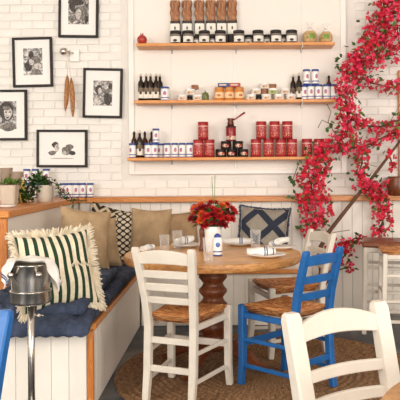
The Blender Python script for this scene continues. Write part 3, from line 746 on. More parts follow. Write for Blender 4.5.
for i, px in enumerate([203.2, 261.2, 274.6, 287.4]):
    put('redcan', 'red_can', 'red can in the upper row on the lowest shelf, %s red one' % nth(i), 'can', (sx(px, ZB + .153, D), D, ZB + .1535), 'red cans', random.uniform(-.6, .6))
for i, px in enumerate([221, 232, 243]):
    put('blacktin', 'black_tin', 'squat black tin in the bottom row under the coffee pot, %s' % nth(i), 'tin', (sx(px, ZB, FR), FR, ZB), 'squat black tins', (.1, -.2, .3)[i], .92)
for i, px in enumerate([226, 237.8]):
    put('blacktin', 'black_tin', 'squat black tin in the upper row of the pyramid, %s one' % ('left', 'right')[i], 'tin', (sx(px, ZB + .07, FR), FR, ZB + .0695), 'squat black tins', (-.1, .2)[i], .92)
M_['darkred'] = bands('dark_red_can_print', .125, [(0, (120, 24, 26)), (.1, (222, 200, 180)), (.34, (150, 26, 30)), (.9, (96, 20, 22))], .3, (.03, .5, .02, (180, 60, 50), (236, 220, 200)))
kind('dredcan', ('body', MB().lathe([(.042, 0), (.044, .004), (.044, .12), (.042, .125)], 22), 'darkred'), ('lid', MB().lathe([(.0445, .122), (.045, .124), (.045, .129), (0, .129)], 22, caps=False), 'blacklid'))
zc = ZB + .139
put('dredcan', 'red_can', 'dark red can with pale label topping the black tin pyramid', 'can', (sx(231, zc, FR), FR, zc))
M_['copper'] = plain('aged_copper', (104, 58, 44), .3, .7, .2, 14)
br = thing('coffee_pot', 'small copper coffee pot with long handle on the red can', 'coffee pot', (sx(230.6, zc + .13, FR), FR, zc + .1295))
part('pot', MB().lathe([(.026, 0), (.030, .003), (.026, .035), (.023, .048), (.033, .066), (.031, .067), (.021, .048), (0, .02)], 20, caps=False), M_['copper'], br)
part('handle', MB().tube([(.026, -.01, .052), (.05, -.012, .068), (.125, -.016, .118)], [.006, .006, .0085], 8), M_['darkred'], br, label='long reddish handle')

# --- middle shelf
for i, px in enumerate([141, 146.3, 150.6, 156.2, 160]):
    D = (FR, FR + .01, FR, FR + .004, BK)[i]
    put('bottle', 'oil_bottle', 'dark oil bottle with cream label at the left end, %s of five' % nth(i), 'bottle', (sx(px, ZM, D), D, ZM), 'oil bottles on the middle shelf', 0, 1.0 if i < 4 else 1.03)
put('bluecan', 'white_can', 'white can with blue lid right of the oil bottles', 'can', (sx(165, ZM, FR), FR, ZM), 'white cans with blue lids', 0, 1.0).scale = (1.25, 1.25, .95)
def tin(k, px, lvl, lb, D=FR, rz=0, s=1.0):
    put(k, 'small_tin', lb, 'tin', (sx(px, ZM + lvl, D), D, ZM + lvl), 'small tins on the middle shelf', rz, s)
tin('tin', 182.4, 0, 'white tin, left end of the loose pile by the oil bottles')
tin('tin_dark', 190, 0, 'dark tin between two white tins in the loose pile', FR + .05, 0, .9)
tin('tin', 197.5, 0, 'white tin next to the small green jar, loose pile')
tin('tin', 190.2, .0505, 'white tin resting on top of the loose pile', FR + .01)
tin('tin_brown', 195, .101, 'brown tin crowning the loose pile on the middle shelf', FR + .03, 0, .75)
M_['greenjar'] = plain('green_jar', (112, 120, 66), .4, 0, .3, 40)
kind('greenjar', ('body', MB().lathe([(.026, 0), (.03, .004), (.03, .045), (.024, .055)], 16), 'greenjar'), ('lid', MB().lathe([(.026, .053), (.026, .066), (.008, .07), (.006, .082), (0, .083)], 14, caps=False), 'greenjar'))
put('greenjar', 'herb_jar', 'small green herb jar beside the loose tin pile', 'jar', (sx(205.5, ZM, FR), FR, ZM))
for i, px in enumerate([219.2, 229.2, 239.2]):
    put('honeyjar', 'honey_jar', 'orange honey jar under the flat boxes, %s of three' % nth(i), 'jar', (sx(px, ZM, FR), FR, ZM), 'honey jars', random.uniform(-.3, .3), 1.05)
for nm, px, c, lb in (('b', 223.5, (44, 74, 130), 'flat blue box lying on the honey jars'), ('r', 234.8, (176, 70, 60), 'flat red box lying on the honey jars')):
    t = thing('flat_box', lb, 'box', (sx(px, ZM + .11, FR), FR, ZM + .1125), 0, 'flat boxes on the honey jars')
    part('carton', MB().box((0, 0, .018), (.098, .07, .034), ch=.002), plain('carton_' + nm, c, .5), t)
    part('label', MB().box((-.006, -.0356, .018), (.06, .001, .014)), plain('carton_label_' + nm, (226, 196, 176), .6), t)
for i, (px, k) in enumerate([(251, 'tin'), (258.8, 'tin_dark'), (266.4, 'tin'), (279, 'tin'), (291, 'tin')]):
    tin(k, px, 0, ['white tin right of the honey jars, bottom of the pyramid', 'dark tin set back in the pyramid bottom row', 'white tin under the green labelled tin, bottom row', 'fourth tin of the pyramid bottom row, white', 'white tin beside the twin bottles, end of the bottom row'][i], FR + (.05 if k == 'tin_dark' else 0))
tin('tin', 256, .0505, 'white tin on the left of the pyramid second row')
tin('tin_green', 273, .0505, 'green labelled tin in the middle of the pyramid second row')
tin('tin', 285.2, .0505, 'white tin on the right of the pyramid second row')
tin('tin_brown', 264, .0505, 'brown tin set back in the pyramid second row', FR + .05)
tin('tin', 264.5, .101, 'white tin on top of the pyramid, left', FR + .02)
tin('tin_brown', 272.5, .101, 'brown tin on top of the pyramid, right', FR + .03, 0, .8)
for i, px in enumerate([293.2, 299]):
    D = (BK, FR + .012)[i]
    put('bottle', 'oil_bottle', 'dark bottle of the pair beside the white cans, %s one' % ('left', 'right')[i], 'bottle', (sx(px, ZM, D), D, ZM), 'oil bottles on the middle shelf', 0, .98)
for i, px in enumerate([304.5, 310.8, 318.6, 326.4, 334]):
    put('bluecan', 'white_can', 'white can in the right end row of the middle shelf, %s' % nth(i), 'can', (sx(px, ZM, FR), FR + (.03 if i == 0 else 0), ZM), 'white cans with blue lids', random.uniform(-.4, .4), 1.04)
for i, px in enumerate([306.6, 315.2]):
    put('bluecan', 'white_can', 'white can with blue lid stacked on the right end row, %s one' % ('left', 'right')[i], 'can', (sx(px, ZM + .13, FR), FR, ZM + .1315), 'white cans with blue lids', random.uniform(-.4, .4), 1.04)
put('amberbottle', 'sauce_bottle', 'single dark bottle behind the cans at the right shelf end', 'bottle', (sx(329, ZM, BK), BK, ZM), None, 0, .95)

# --- top shelf
pg = thing('pomegranate', 'red ceramic pomegranate alone at the left end of the top shelf', 'ornament', (sx(142, ZT, FR), FR, ZT))
M_['pomred'] = plain('red_glaze', (188, 62, 48), .3, 0, .3, 30)
part('fruit', MB().lathe([(.016, 0), (.034, .012), (.043, .036), (.040, .06), (.024, .076), (.013, .082)], 20), M_['pomred'], pg)
cr_ = MB()
for k in range(6):
    a = k * PI / 3; cr_.add([(.010 * math.cos(a - .5), .010 * math.sin(a - .5), .080), (.010 * math.cos(a + .5), .010 * math.sin(a + .5), .080), (.020 * math.cos(a), .020 * math.sin(a), .104), (.006 * math.cos(a), .006 * math.sin(a), .082)], [(0, 1, 2), (1, 3, 2), (3, 0, 2), (0, 3, 1)])
part('crown', cr_, M_['pomred'], pg)
# tall brown bags
m, nt, b = newmat('dried_herb_bundle'); v = coords(nt, (40, 40, 14)); f = noise(nt, v, 1.0, 5, .65, .6)
nt.links.new(ramp(nt, f, [(.28, lin((92, 50, 28))), (.5, lin((160, 104, 66))), (.72, lin((204, 156, 112)))]), b.inputs['Base Color']); b.inputs['Roughness'].default_value = .6; bump(nt, b, f, .8, .012)
M_['herb'] = m
M_['baglabel'] = bands('bag_label', .25, [(0, (240, 234, 222)), (.95, (220, 214, 200))], .6, (.155, .22, .016, (60, 50, 44), (120, 110, 90)))
M_['bagdark'] = plain('dark_bag', (52, 38, 34), .5)
def bag_mb(z0, z1, n, r0, r1, lump, seed):
    rnd = random.Random(seed); mb = MB(); ph = [rnd.uniform(0, 6) for _ in range(4)]
    def fn(u, v):
        a = 2 * PI * u; z = z0 + (z1 - z0) * v; r = r0 + (r1 - r0) * v
        r *= 1 + lump * (math.sin(3 * a + ph[0] + v * 5) + .7 * math.sin(5 * a + ph[1] - v * 9) + .6 * math.sin(v * 14 + ph[2]))
        ca, sa = math.cos(a), math.sin(a); e = .6
        return Vector((r * math.copysign(abs(ca) ** e, ca), r * .7 * math.copysign(abs(sa) ** e, sa), z))
    mb.grid(fn, 28, n); return mb
kind('bag', ('bag', bag_mb(.0, .10, 2, .044, .044, 0, 1).lathe([(0, .002), (.044, .002)], 12, caps=False), 'bagdark'),
     ('label', MB().grid(lambda u, v: Vector((-.041 + .082 * u, -.0325 + .004 * abs(u * 2 - 1) ** 6, .10 + .095 * v)), 8, 1), 'baglabel'),
     ('sleeve', bag_mb(.10, .22, 3, .044, .044, .0, 1), 'bagdark'),
     ('contents', bag_mb(.218, .40, 16, .038, .041, .09, 4), 'herb'),
     ('neck', bag_mb(.40, .47, 6, .045, .012, .03, 5), 'bagclear'),
     ('tie', MB().lathe([(.016, .462), (.02, .466), (.016, .474), (.022, .50), (0, .50)], 14), 'string'))
for v_ in K['bag'][1][1].vertices: v_.co.z -= 0; 
M_['baglabel'].node_tree  # printed label in the bag's own coordinates
for i, px in enumerate([175.2, 187.2, 199.6, 211, 221.8, 232.4]):
    put('bag', 'herb_bag', 'tall bag of brown dried goods with white label, %s of six' % nth(i), 'bag', (sx(px, ZT, BK), BK + .025, ZT), 'tall brown bags', random.uniform(-.06, .06), 1.0)
for i, px in enumerate([175.6, 188, 204.4, 220.4, 238.8, 258, 275.8, 291.6]):
    put('jar', 'preserve_jar', 'dark preserve jar with white label, front row top shelf, %s' % nth(i), 'jar', (sx(px, ZT, 5.752), 5.752, ZT), 'preserve jars front row', random.uniform(-.15, .15), 1.14)
for i, px in enumerate([196.4, 212.4, 248.4, 267, 283.6]):
    put('jar', 'preserve_jar', 'smaller dark preserve jar half hidden in the second row, %s' % nth(i), 'jar', (sx(px, ZT, 5.80), 5.79 if i < 2 else 5.83, ZT), 'preserve jars second row', random.uniform(-.3, .3), .72 if i < 2 else .9)
M_['pasta'] = plain('dried_pasta', (220, 180, 128), .6, 0, .3, 50, .6, 60)
M_['greenlabel'] = plain('green_label', (134, 164, 74), .6, 0, .3, 40)
def pasta_bag(px, lb, s, tilt):
    t = thing('pasta_bag', lb, 'bag', (sx(px, ZT, 5.775), 5.775, ZT), tilt, 'clear tied bags'); t.scale = (s, s, s)
    c_ = MB()
    def fn(u, v):
        a = 2 * PI * u; ph_ = PI * v; r = .050 * math.sin(ph_) ** .6 * (1 + .06 * math.sin(4 * a + 5 * v))
        return Vector((r * math.cos(a), r * .8 * math.sin(a), .046 - .046 * math.cos(ph_)))
    part('contents', c_.grid(fn, 20, 12), M_['pasta'], t)
    part('label', MB().grid(lambda u, v: Vector((-.032 + .064 * u, -.0425 + .012 * (u * 2 - 1) ** 2 + .008 * (v - .5) ** 2, .03 + .036 * v)), 8, 4), M_['greenlabel'], t, label='green paper label')
    part('wrap', MB().lathe([(.034, .085), (.018, .105), (.009, .115), (.020, .135), (.034, .152)], 14, caps=False), M_['bagclear'], t, label='gathered clear top')
    part('tie', MB().lathe([(.010, .110), (.013, .115), (.010, .12)], 10, caps=False), M_['string'], t)
pasta_bag(310, 'clear tied bag with green label next to the last jar', 1.22, .1)
pasta_bag(326, 'clear tied bag with green label at the right shelf end', 1.12, -.3)
for i, (zz, px) in enumerate(((ZT, 302), (ZM, 302))):
    x_ = sx(px, zz, SY0); pts = [(0, .03, .002), (0, -.002, .003), (.002, -.006, -.01), (.004, -.006, -.035), (-.004, -.007, -.05), (-.012, -.006, -.075)]
    t = thing('hanging_string', 'white string dangling over the edge of the %s shelf' % names[i], 'string', (x_, SY0, zz))
    part('cord', MB().tube(pts, .0026, 6), M_['string'], t)

# ================================================================== PICTURES
def blob(cx, cz, rx, rz, n=18, wob=.12, seed=0):
    rnd = random.Random(seed); p = [rnd.uniform(0, 6) for _ in range(3)]
    vs_ = [(cx + rx * math.cos(a) * (1 + wob * math.sin(3 * a + p[0])), 0, cz + rz * math.sin(a) * (1 + wob * math.sin(2 * a + p[1]))) for a in [2 * PI * k / n for k in range(n)]]
    return vs_
m, nt, b = newmat('grey_photo_print'); v = coords(nt); f = noise(nt, v, 38, 5, .7, .8)
nt.links.new(ramp(nt, f, [(.40, lin((40, 34, 32))), (.5, lin((130, 122, 116))), (.62, lin((226, 220, 212)))]), b.inputs['Base Color']); b.inputs['Roughness'].default_value = .35
M_['photo'] = m
M_['photolight'] = plain('pale_photo_tone', (226, 218, 210), .4, 0, 0, 70, c2=(140, 130, 122))
M_['blackmark'] = plain('black_print', (26, 22, 20), .6, 0, 0, 60, c2=(84, 76, 70))
M_['greymark'] = plain('grey_print', (70, 64, 60), .6, 0, 0, 70, c2=(150, 142, 134))
def picture(x0, y0, x1, y1, photo, figs, label, tilt=0, bg_='photo'):
    D = WALL - .03; a, c = P(x0, y1, D), P(x1, y0, D); W_, H_ = c.x - a.x, c.z - a.z
    t = thing('picture_frame', label, 'picture', ((a.x + c.x) / 2, WALL - .002, (a.z + c.z) / 2), 0, 'framed black and white pictures', (0, math.radians(tilt), 0))
    fw, d = .021, .030
    for s in (-1, 1):
        part('frame_bar', MB().box((s * (W_ / 2 - fw / 2), -d / 2, 0), (fw, d, H_), ch=.002), M_['blackframe'], t)
        part('frame_bar', MB().box((0, -d / 2, s * (H_ / 2 - fw / 2)), (W_ - 2 * fw, d - .001, fw), ch=.002), M_['blackframe'], t)
    part('mat_board', MB().box((0, -.010, 0), (W_ - fw, .012, H_ - fw)), M_['mat'], t)
    px0, py0, px1, py1 = photo; k = D / F; mx_, my_ = (x0 + x1) / 2, (y0 + y1) / 2
    def lx(q): return (q - mx_) * k
    def lz(q): return (my_ - q) * k
    pr = part('print', MB().box(((lx(px0) + lx(px1)) / 2, -.0165, (lz(py0) + lz(py1)) / 2), ((px1 - px0) * k, .001, (py1 - py0) * k)), M_[bg_], t)
    for i, (fx, fy, rx, ry, mt) in enumerate(figs):
        vs_ = blob(lx(fx), lz(fy), rx * k, ry * k, seed=i); n = len(vs_); y_ = -.0172 - .0002 * i
        part('figure', MB().add([(q[0], y_, q[2]) for q in vs_], [tuple(range(n))]), M_[mt], pr)
B_, G_, L_ = 'blackmark', 'greymark', 'photolight'
picture(58.5, -14, 98, 37.5, (68, -6, 88.5, 24), [(72, 6, 3, 5, B_), (83, 12, 4, 6, G_), (78, 14, 3, 5, L_), (86, 19, 2, 4, B_), (72, 19, 3, 4, G_), (76, 2, 8, 3, B_)], 'framed black and white photograph cut off by the top edge', 1.0)
picture(12.5, 37, 52, 87, (23, 48, 42, 75), [(31, 55, 2.6, 4, B_), (35, 61, 5, 5, G_), (28, 66, 4, 5, B_), (31, 62, 2.5, 3, L_), (37, 66, 4, 3, L_), (36, 72, 5, 2.5, G_)], 'framed picture of a seated figure, upper left on bricks', -1.0)
picture(-13, 89.5, 26.5, 140.5, (-4, 101, 16, 129), [(6, 111, 8, 9, B_), (7.5, 113, 4.2, 6, L_), (8, 127, 8, 4, G_), (6, 108, 4, 2, G_), (7, 117.5, 1.6, .8, B_), (5.6, 112, 1.1, .6, B_), (9.6, 112, 1.1, .6, B_)], 'framed portrait of a dark haired woman at the left edge', 0)
picture(83, 68, 122, 118, (93, 80.5, 112, 105.5), [(98.5, 90, 3.5, 5, B_), (99.5, 91, 2, 3.2, L_), (106.5, 93, 3, 6, G_), (107.5, 99, 4, 6, B_), (106, 87, 2, 2.5, L_), (97, 101, 3.5, 4, L_), (110, 86, 2, 3, B_)], 'framed photograph of a couple right of the hanging pods', 1.5)
picture(36.5, 129.5, 87, 167.5, (47, 139, 76, 155), [(55, 145, 3.4, 3, B_), (56.5, 148, 2.4, 3.6, L_), (52, 153, 4, 2.2, G_), (66, 151, 5, 4, G_), (69, 147, 4, 3, G_), (72, 153, 3.4, 2, B_), (64, 153, 2.4, 1.8, L_), (61, 158.3, 12, .35, G_)], 'wide framed drawing of two heads above the ledge cans', .5, 'mat')

# wall hook with hanging pods
hk = thing('wall_hook', 'white square wall bracket with round steel knob', 'hook', P(75, 56, WALL))
hk.location.y = WALL - .002
part('plate', MB().box((0, -.012, 0), (.085, .022, .11), ch=.005), M_['trimwhite'], hk)
part('arm', MB().tube([(-.01, -.02, .02), (-.045, -.07, .025), (-.072, -.085, .022)], .008, 8), M_['chrome'], hk)
part('knob', MB().lathe([(0, -.034), (.02, -.030), (.033, -.012), (.035, .006), (.026, .026), (0, .034)], 18).xf(Matrix.Translation((-.078, -.088, .024))), M_['chrome'], hk)
M_['pod'] = plain('dried_pod', (196, 140, 84), .7, 0, .35, 60, .8, 90, (140, 88, 46))
kp = P(68, 60, WALL - .09)
pd = thing('dried_pods', 'pair of tan dried pods hanging on string from the hook', 'dried pods', kp)
for s, px, y0, y1 in ((0, 66.3, 75, 111), (1, 71.6, 78, 117)):
    a, c = P(px + (1.0 if s == 0 else -.5), y0, WALL - .09) - kp, P(px - 1.0 if s == 0 else px + 1.2, y1, WALL - .09) - kp
    part('pod', MB().tube([a.lerp(c, q) + Vector((.004 * math.sin(q * 3), .0, 0)) for q in (0, .08, .2, .4, .6, .8, .93, 1)], [.005, .012, .019, .0215, .021, .017, .010, .003], 10), M_['pod'], pd)
    part('string', MB().tube([Vector((0, -.0, .07)), Vector((0, 0, .02)), a + Vector((0, 0, -.008))], .0025, 5), M_['string'], pd)

# ================================================================== LEDGE GOODS
BLY = 5.855
for i, px in enumerate([64, 70.2, 76.6, 83.4, 91]):
    put('bluecan', 'white_can', 'white can with blue lid on the ledge below the drawing, %s' % nth(i), 'can', (PX(px, LEDGE_Z, BLY), BLY - .03, LEDGE_Z), 'white cans with blue lids', random.uniform(-.4, .4))
for i, px in enumerate([27, 35.5, 46.5]):
    put('bluecan', 'white_can', 'white can half hidden behind ledge foliage, lower tier, %s' % nth(i), 'can', (PX(px, LEDGE_Z, 5.8), 5.8, LEDGE_Z), 'white cans with blue lids', 0)
    put('bluecan', 'white_can', 'white can stacked above ledge foliage under the drawing, %s' % nth(i), 'can', (PX(px, LEDGE_Z, 5.8), 5.8, LEDGE_Z + .1262), 'white cans with blue lids', random.uniform(-.4, .4))
def leaf(mb, p, d, L, wd, up=Vector((0, 0, 1))):
    d = d.normalized(); s = d.cross(up)
    s = s.normalized() if s.length > .05 else Vector((1, 0, 0)); n = s.cross(d)
    mb.add([p, p + d * L * .45 + s * wd / 2 + n * wd * .12, p + d * L, p + d * L * .45 - s * wd / 2 + n * wd * .12, p + d * L * .5 - n * wd * .05], [(0, 1, 4), (1, 2, 4), (2, 3, 4), (3, 0, 4)], True)
def rv(r, zs=1.0): return Vector((r.uniform(-1, 1), r.uniform(-1, 1), r.uniform(-1, 1) * zs))
# square white pot
p = Vector((PX(9.5, LEDGE_Z, 4.72), 4.72, LEDGE_Z))
t = thing('potted_plant', 'small leafy plant in a square pale pot at the ledge end', 'plant', p)
part('pot', MB().sweep([(0, 0, 0), (0, 0, .11), (0, 0, .135)], [(.095, .095), (.112, .112), (.118, .118)], (1, 0, 0), .1), M_['stone'], t)
part('soil', MB().box((0, 0, .1365), (.1, .1, .004)), M_['stem'], t)
fo = MB(); r_ = random.Random(4)
for i in range(70):
    q = Vector((r_.uniform(-.05, .05), r_.uniform(-.05, .05), .135)); d = Vector((r_.uniform(-1, 1), r_.uniform(-1, 1), r_.uniform(.25, 1.3))); leaf(fo, q + d * r_.uniform(0, .02), d, r_.uniform(.03, .06), .02)
part('foliage', fo, M_['leaf2'], t, kind='stuff')
# round pot with trailing vine
p = Vector((PX(45, LEDGE_Z, 4.98), 4.98, LEDGE_Z))
t = thing('potted_vine', 'trailing green vine in a round grey pot on the ledge', 'plant', p)
part('pot', MB().lathe([(.048, 0), (.055, .004), (.062, .05), (.063, .11), (.061, .128), (.056, .128), (.054, .11), (0, .108)], 24, caps=False), M_['stone'], t)
fo = MB(); r_ = random.Random(5); st2 = MB()
def vine(pts, n, spread, L):
    pts = [Vector(q) for q in pts]; st2.tube(pts, .003, 5)
    for i in range(n):
        k = r_.random() * (len(pts) - 1); q = pts[int(k)].lerp(pts[int(k) + 1], k % 1); d = rv(r_, .8) + Vector((0, -.3, .1))
        leaf(fo, q + rv(r_) * spread, d, r_.uniform(.6, 1.2) * L, L * .55)
vine([(0, 0, .11), (-.03, -.03, .16), (-.09, -.05, .15), (-.14, -.05, .07), (-.16, -.06, .03)], 170, .045, .05)
vine([(0, 0, .11), (-.02, -.02, .17), (-.06, -.04, .14), (-.10, -.07, .05), (-.11, -.07, .02)], 150, .04, .05)
vine([(0, 0, .11), (.0, 0, .17), (-.04, .02, .19)], 40, .03, .04)
vine([(0, 0, .12), (.05, -.03, .155), (.09, -.04, .14), (.125, -.05, .09), (.15, -.05, .035)], 60, .022, .038)
vine([(.15, -.05, .035), (.175, -.02, .012), (.235, .03, .01), (.30, .05, .008)], 40, .014, .03)
part('foliage', fo, M_['leaf'], t, kind='stuff'); part('stem', st2, M_['stem'], t)
# vine end hanging over the ledge edge
st3 = MB(); lf3 = MB()
pts = [Vector((PX(x_, LEDGE_Z, D_), D_, 0)) + Vector((0, 0, P(x_, y_, D_).z)) - p for x_, y_, D_ in ((60, 188, 4.93), (67, 193, 4.95), (71, 196.5, 4.95), (73.4, 203, 4.93), (73, 211, 4.93))]
st3.tube(pts, .0028, 5)
for i in range(22):
    k = r_.random() * (len(pts) - 1); q = pts[int(k)].lerp(pts[int(k) + 1], k % 1); leaf(lf3, q, rv(r_) + Vector((.2, -.2, -.2)), .03, .014)
part('stem', st3, M_['stem'], t); part('foliage', lf3, M_['leaf'], t, kind='stuff')
# stacks of paper coloured cups
cup_me = [('cup', MB().lathe([(.034, 0), (.044, .06), (.046, .062), (.043, .062), (.033, .004), (0, .004)], 20, caps=False).mesh('cup', plain('beige_cup', (178, 158, 138), .7, 0, .1, 20)))]
for si, (px, D_, n_, lb) in enumerate(((6.5, 5.2, 8, 'tall stack at the left edge'), (17.5, 5.12, 7, 'stack beside the vine'))):
    for k in range(n_):
        o = link('stacked_cup', cup_me[0][1], None, (PX(px, LEDGE_Z + .1, D_), D_, LEDGE_Z + k * .027)); o.scale = (1.1, 1.1, 1.1 if si else 1.15)
        tag(o, 'beige cup in the %s, %s' % (lb, ['bottom cup', 'second from bottom', 'third from bottom', 'fourth from bottom', 'fifth from bottom', 'sixth from bottom', 'seventh from bottom', 'eighth from bottom'][k] if k < n_ - 1 else 'topmost cup'), 'cup', 'beige cups stacked on the ledge')
t = thing('oil_bottle', 'small yellow glass bottle between cups and vine on the ledge', 'bottle', (PX(23.5, LEDGE_Z, 5.08), 5.08, LEDGE_Z))
part('glass', MB().lathe([(.022, 0), (.026, .004), (.026, .10), (.012, .135), (.011, .165)], 16), plain('yellow_glass', (222, 186, 96), .15), t)
part('cap', MB().lathe([(.013, .163), (.013, .185), (0, .187)], 12, caps=False), M_['cork'], t)
for k in range(2):
    o = link('saucer', MB().lathe([(.03, 0), (.034, .002), (.062, .010), (.063, .012), (.034, .006), (0, .005)], 28, caps=False).mesh('saucer', M_['ceramic']), None, (PX(7, LEDGE_Z, 4.25), 4.25, LEDGE_Z + k * .007))
    tag(o, ('lower', 'upper')[k] + ' white saucer at the near end of the ledge', 'saucer', 'saucers on the ledge')

# ================================================================== TABLE SETTING
def tpos(px, D, z=TZ): return (PX(px, z, D), D, z)
V = tpos(213, 4.24)
t = thing('flower_vase', 'tall white ceramic vase in the middle of the round table', 'vase', V)
part('vase', MB().lathe([(.040, 0), (.045, .004), (.050, .06), (.054, .13), (.058, .165), (.054, .165), (.049, .13), (.042, .01), (0, .008)], 28, caps=False), M_['ceramic'], t)
bq = thing('bouquet', 'round bouquet of red and orange flowers standing in the vase', 'flowers', (V[0], V[1], V[2] + .01))
def petalmat(n_, c, c2): return plain(n_, c, .6, 0, 0, 25, c2=c2)
M_['redpetal'] = petalmat('red_petal', (206, 26, 30), (150, 12, 20)); M_['orangepetal'] = petalmat('orange_petal', (232, 110, 40), (206, 60, 30)); M_['darkred_p'] = petalmat('deep_red_petal', (164, 16, 30), (112, 8, 18))
r_ = random.Random(11); fl = []; tries = 0
while len(fl) < 60 and tries < 4000:
    tries += 1
    q = Vector((r_.uniform(-.135, .145), r_.uniform(-.10, .10), r_.uniform(.15, .31)))
    if (q.x / .145) ** 2 + (q.y / .10) ** 2 + ((q.z - .225) / .085) ** 2 > 1: continue
    if all((q - o).length > .034 for o in fl): fl.append(q)
def flower_mb(sz, r_, layers=3):
    mb = MB()
    for L_i in range(layers):
        n_ = 7 - L_i; 
        for k in range(n_):
            a = 2 * PI * k / n_ + L_i * .4 + r_.uniform(-.2, .2); tilt = .25 + .45 * L_i
            d = Vector((math.cos(a) * math.cos(tilt), math.sin(a) * math.cos(tilt), math.sin(tilt)))
            leaf(mb, Vector((0, 0, .002 * L_i)), d, sz * (1 - .18 * L_i), sz * .72, Vector((0, 0, 1)))
    return mb
fmesh = {k: [flower_mb(.040, random.Random(s)).mesh('flower_head', M_[k]) for s in range(2)] for k in ('redpetal', 'orangepetal', 'darkred_p')}
stm = MB()
for i, q in enumerate(fl):
    k = 'redpetal'
    if q.x < -.06 and q.z > .19 and r_.random() < .3: k = 'orangepetal'
    elif r_.random() < .05: k = 'orangepetal'
    elif r_.random() < .3: k = 'darkred_p'
    o = link('flower_head', fmesh[k][i % 2], bq, q)
    d = (q - Vector((0, .0, .10))).normalized() + Vector((0, -.25, 0)); o.rotation_euler = d.to_track_quat('Z', 'Y').to_euler()
    stm.tube([(q.x * .1, q.y * .1, .02), (q.x * .22, q.y * .22, .13), tuple(q)], .0025, 5)
part('stem', stm, M_['leaf'], bq)
fo = MB()
for i in range(90):
    a = r_.uniform(0, 2 * PI); q = Vector((math.cos(a) * r_.uniform(.05, .12), math.sin(a) * r_.uniform(.03, .09), r_.uniform(.165, .25)))
    leaf(fo, q, q - Vector((0, 0, .17)) + rv(r_) * .05, r_.uniform(.045, .075), .034)
part('foliage', fo, M_['leaf'], bq, kind='stuff')
part('grass_stem', MB().tube([(0, 0, .15), (.012, 0, .3), (.016, 0, .48)], .002, 5), M_['leaf2'], bq); part('grass_stem', MB().tube([(0, .01, .15), (.004, .01, .3), (-.004, .01, .47)], .002, 5), M_['leaf2'], bq)
part('blue_bud', MB().lathe([(0, -.012), (.010, -.006), (.011, .004), (0, .012)], 10).xf(Matrix.Translation((-.115, -.04, .27))), M_['bluelid'], bq)
# salt canister
M_['canister'] = bands('canister_print', .12, [(0, (60, 84, 150)), (.08, (246, 243, 238)), (.2, (54, 80, 150)), (.26, (246, 243, 238))], .35, (.07, .5, .016, (48, 84, 160), (90, 120, 180)))
t = thing('salt_canister', 'white canister with blue cap and print in front of vase', 'canister', tpos(217.6, 4.05), .1)
part('body', MB().lathe([(.026, 0), (.029, .004), (.029, .10), (.020, .115)], 20), M_['canister'], t)
part('cap', MB().lathe([(.021, .113), (.022, .118), (.016, .130), (.008, .136), (0, .136)], 16, caps=False), M_['bluelid'], t)
# pepper mill
t = thing('pepper_mill', 'brown wooden pepper mill left of the white vase', 'pepper mill', tpos(203, 4.33))
part('body', MB().lathe([(.026, 0), (.027, .01), (.02, .03), (.018, .06), (.022, .09), (.024, .10)], 18), M_['walnut'], t)
part('head', MB().lathe([(.022, .101), (.024, .11), (.024, .13), (.018, .148), (.006, .154), (.007, .162), (0, .165)], 18, caps=False), M_['walnut'], t)
def tumbler(px, D, lb, h=.115, r=.034):
    t = thing('drinking_glass', lb, 'glass', tpos(px, D, TZ), 0, 'drinking glasses')
    part('tumbler', MB().lathe([(0, .001), (r * .78, .001), (r * .8, .003), (r, h), (r - .0015, h + .001), (r - .003, h), (r * .78 - .002, .010), (0, .010)], 26, caps=False), M_['glass'], t)
tumbler(208.4, 3.80, 'tall clear drinking glass at the table front before the canister', .135, .032)
tumbler(164.5, 4.34, 'clear drinking glass at the left, next to striped napkin roll', .10)
tumbler(177.5, 4.42, 'clear drinking glass before the tan pillow, second from left', .12)
tumbler(255.5, 4.40, 'clear drinking glass right of the flowers before the diamond pillow', .125, .036)
def plate(px, D, lb, r=.115):
    t = thing('dinner_plate', lb, 'plate', tpos(px, D), 0, 'white plates')
    part('dish', MB().lathe([(.0, .003), (r * .55, .001), (r * .62, .003), (r * .95, .018), (r, .020), (r * .98, .023), (r * .62, .009), (0, .008)], 40, caps=False), M_['ceramic'], t)
def napkin(px, D, z, lb, L, r, yaw, rise=0.0, stripes_=(.3, .36), flat=.8):
    r *= 1.08
    x_, y_, z_ = tpos(px, D)
    t = thing('rolled_napkin', lb, 'napkin', (x_, y_, TZ + z), math.radians(yaw), 'striped napkins')
    def fn(u, v, e=0):
        a = 2 * PI * v; q = (u - .5) * L; rr = (r + e) * (1 + .10 * math.sin(u * 9 + a * 2)) * (.82 + .25 * math.sin(PI * u) ** .5)
        return Vector((q, rr * math.cos(a) * 1.25, r * flat + rr * flat * math.sin(a) + rise * u))
    mb = MB().grid(fn, 20, 14)
    for u in (0, 1): mb.add([fn(u, k / 14) for k in range(14)], [tuple(range(14))])
    part('cloth', mb, M_['napkin'], t)
    sb = MB()
    for s0 in stripes_: sb.grid(lambda u, v: fn(s0 + u * .035, v, .0012), 2, 14)
    part('stripe', sb, M_['blue_stripe'], t, label='blue woven stripes')
plate(267, 3.97, 'white plate nearest the blue chair holding a napkin'); napkin(261, 3.97, .013, 'rolled napkin lying on the plate nearest the blue chair', .17, .026, 4, 0, (.60, .68, .9))
plate(281, 4.36, 'white plate at the right rear of the table', .10); napkin(279, 4.36, .013, 'rolled napkin standing up from the right rear plate', .13, .024, -38, .035, (.25, .34))
plate(240, 4.60, 'white plate behind the vase before the diamond pillow', .105); napkin(238, 4.60, .013, 'long napkin with blue stripes behind the flower vase', .20, .022, 0, .0, (.55, .62))
plate(186, 4.52, 'white plate left of the vase behind the glasses', .10); napkin(184, 4.52, .013, 'crumpled napkin on the plate behind the two glasses', .13, .028, 20, .02, (.5, .6))
napkin(147.5, 4.30, 0, 'small rolled napkin at the left rim of the table', .09, .022, 50, .008, (.55, .66))

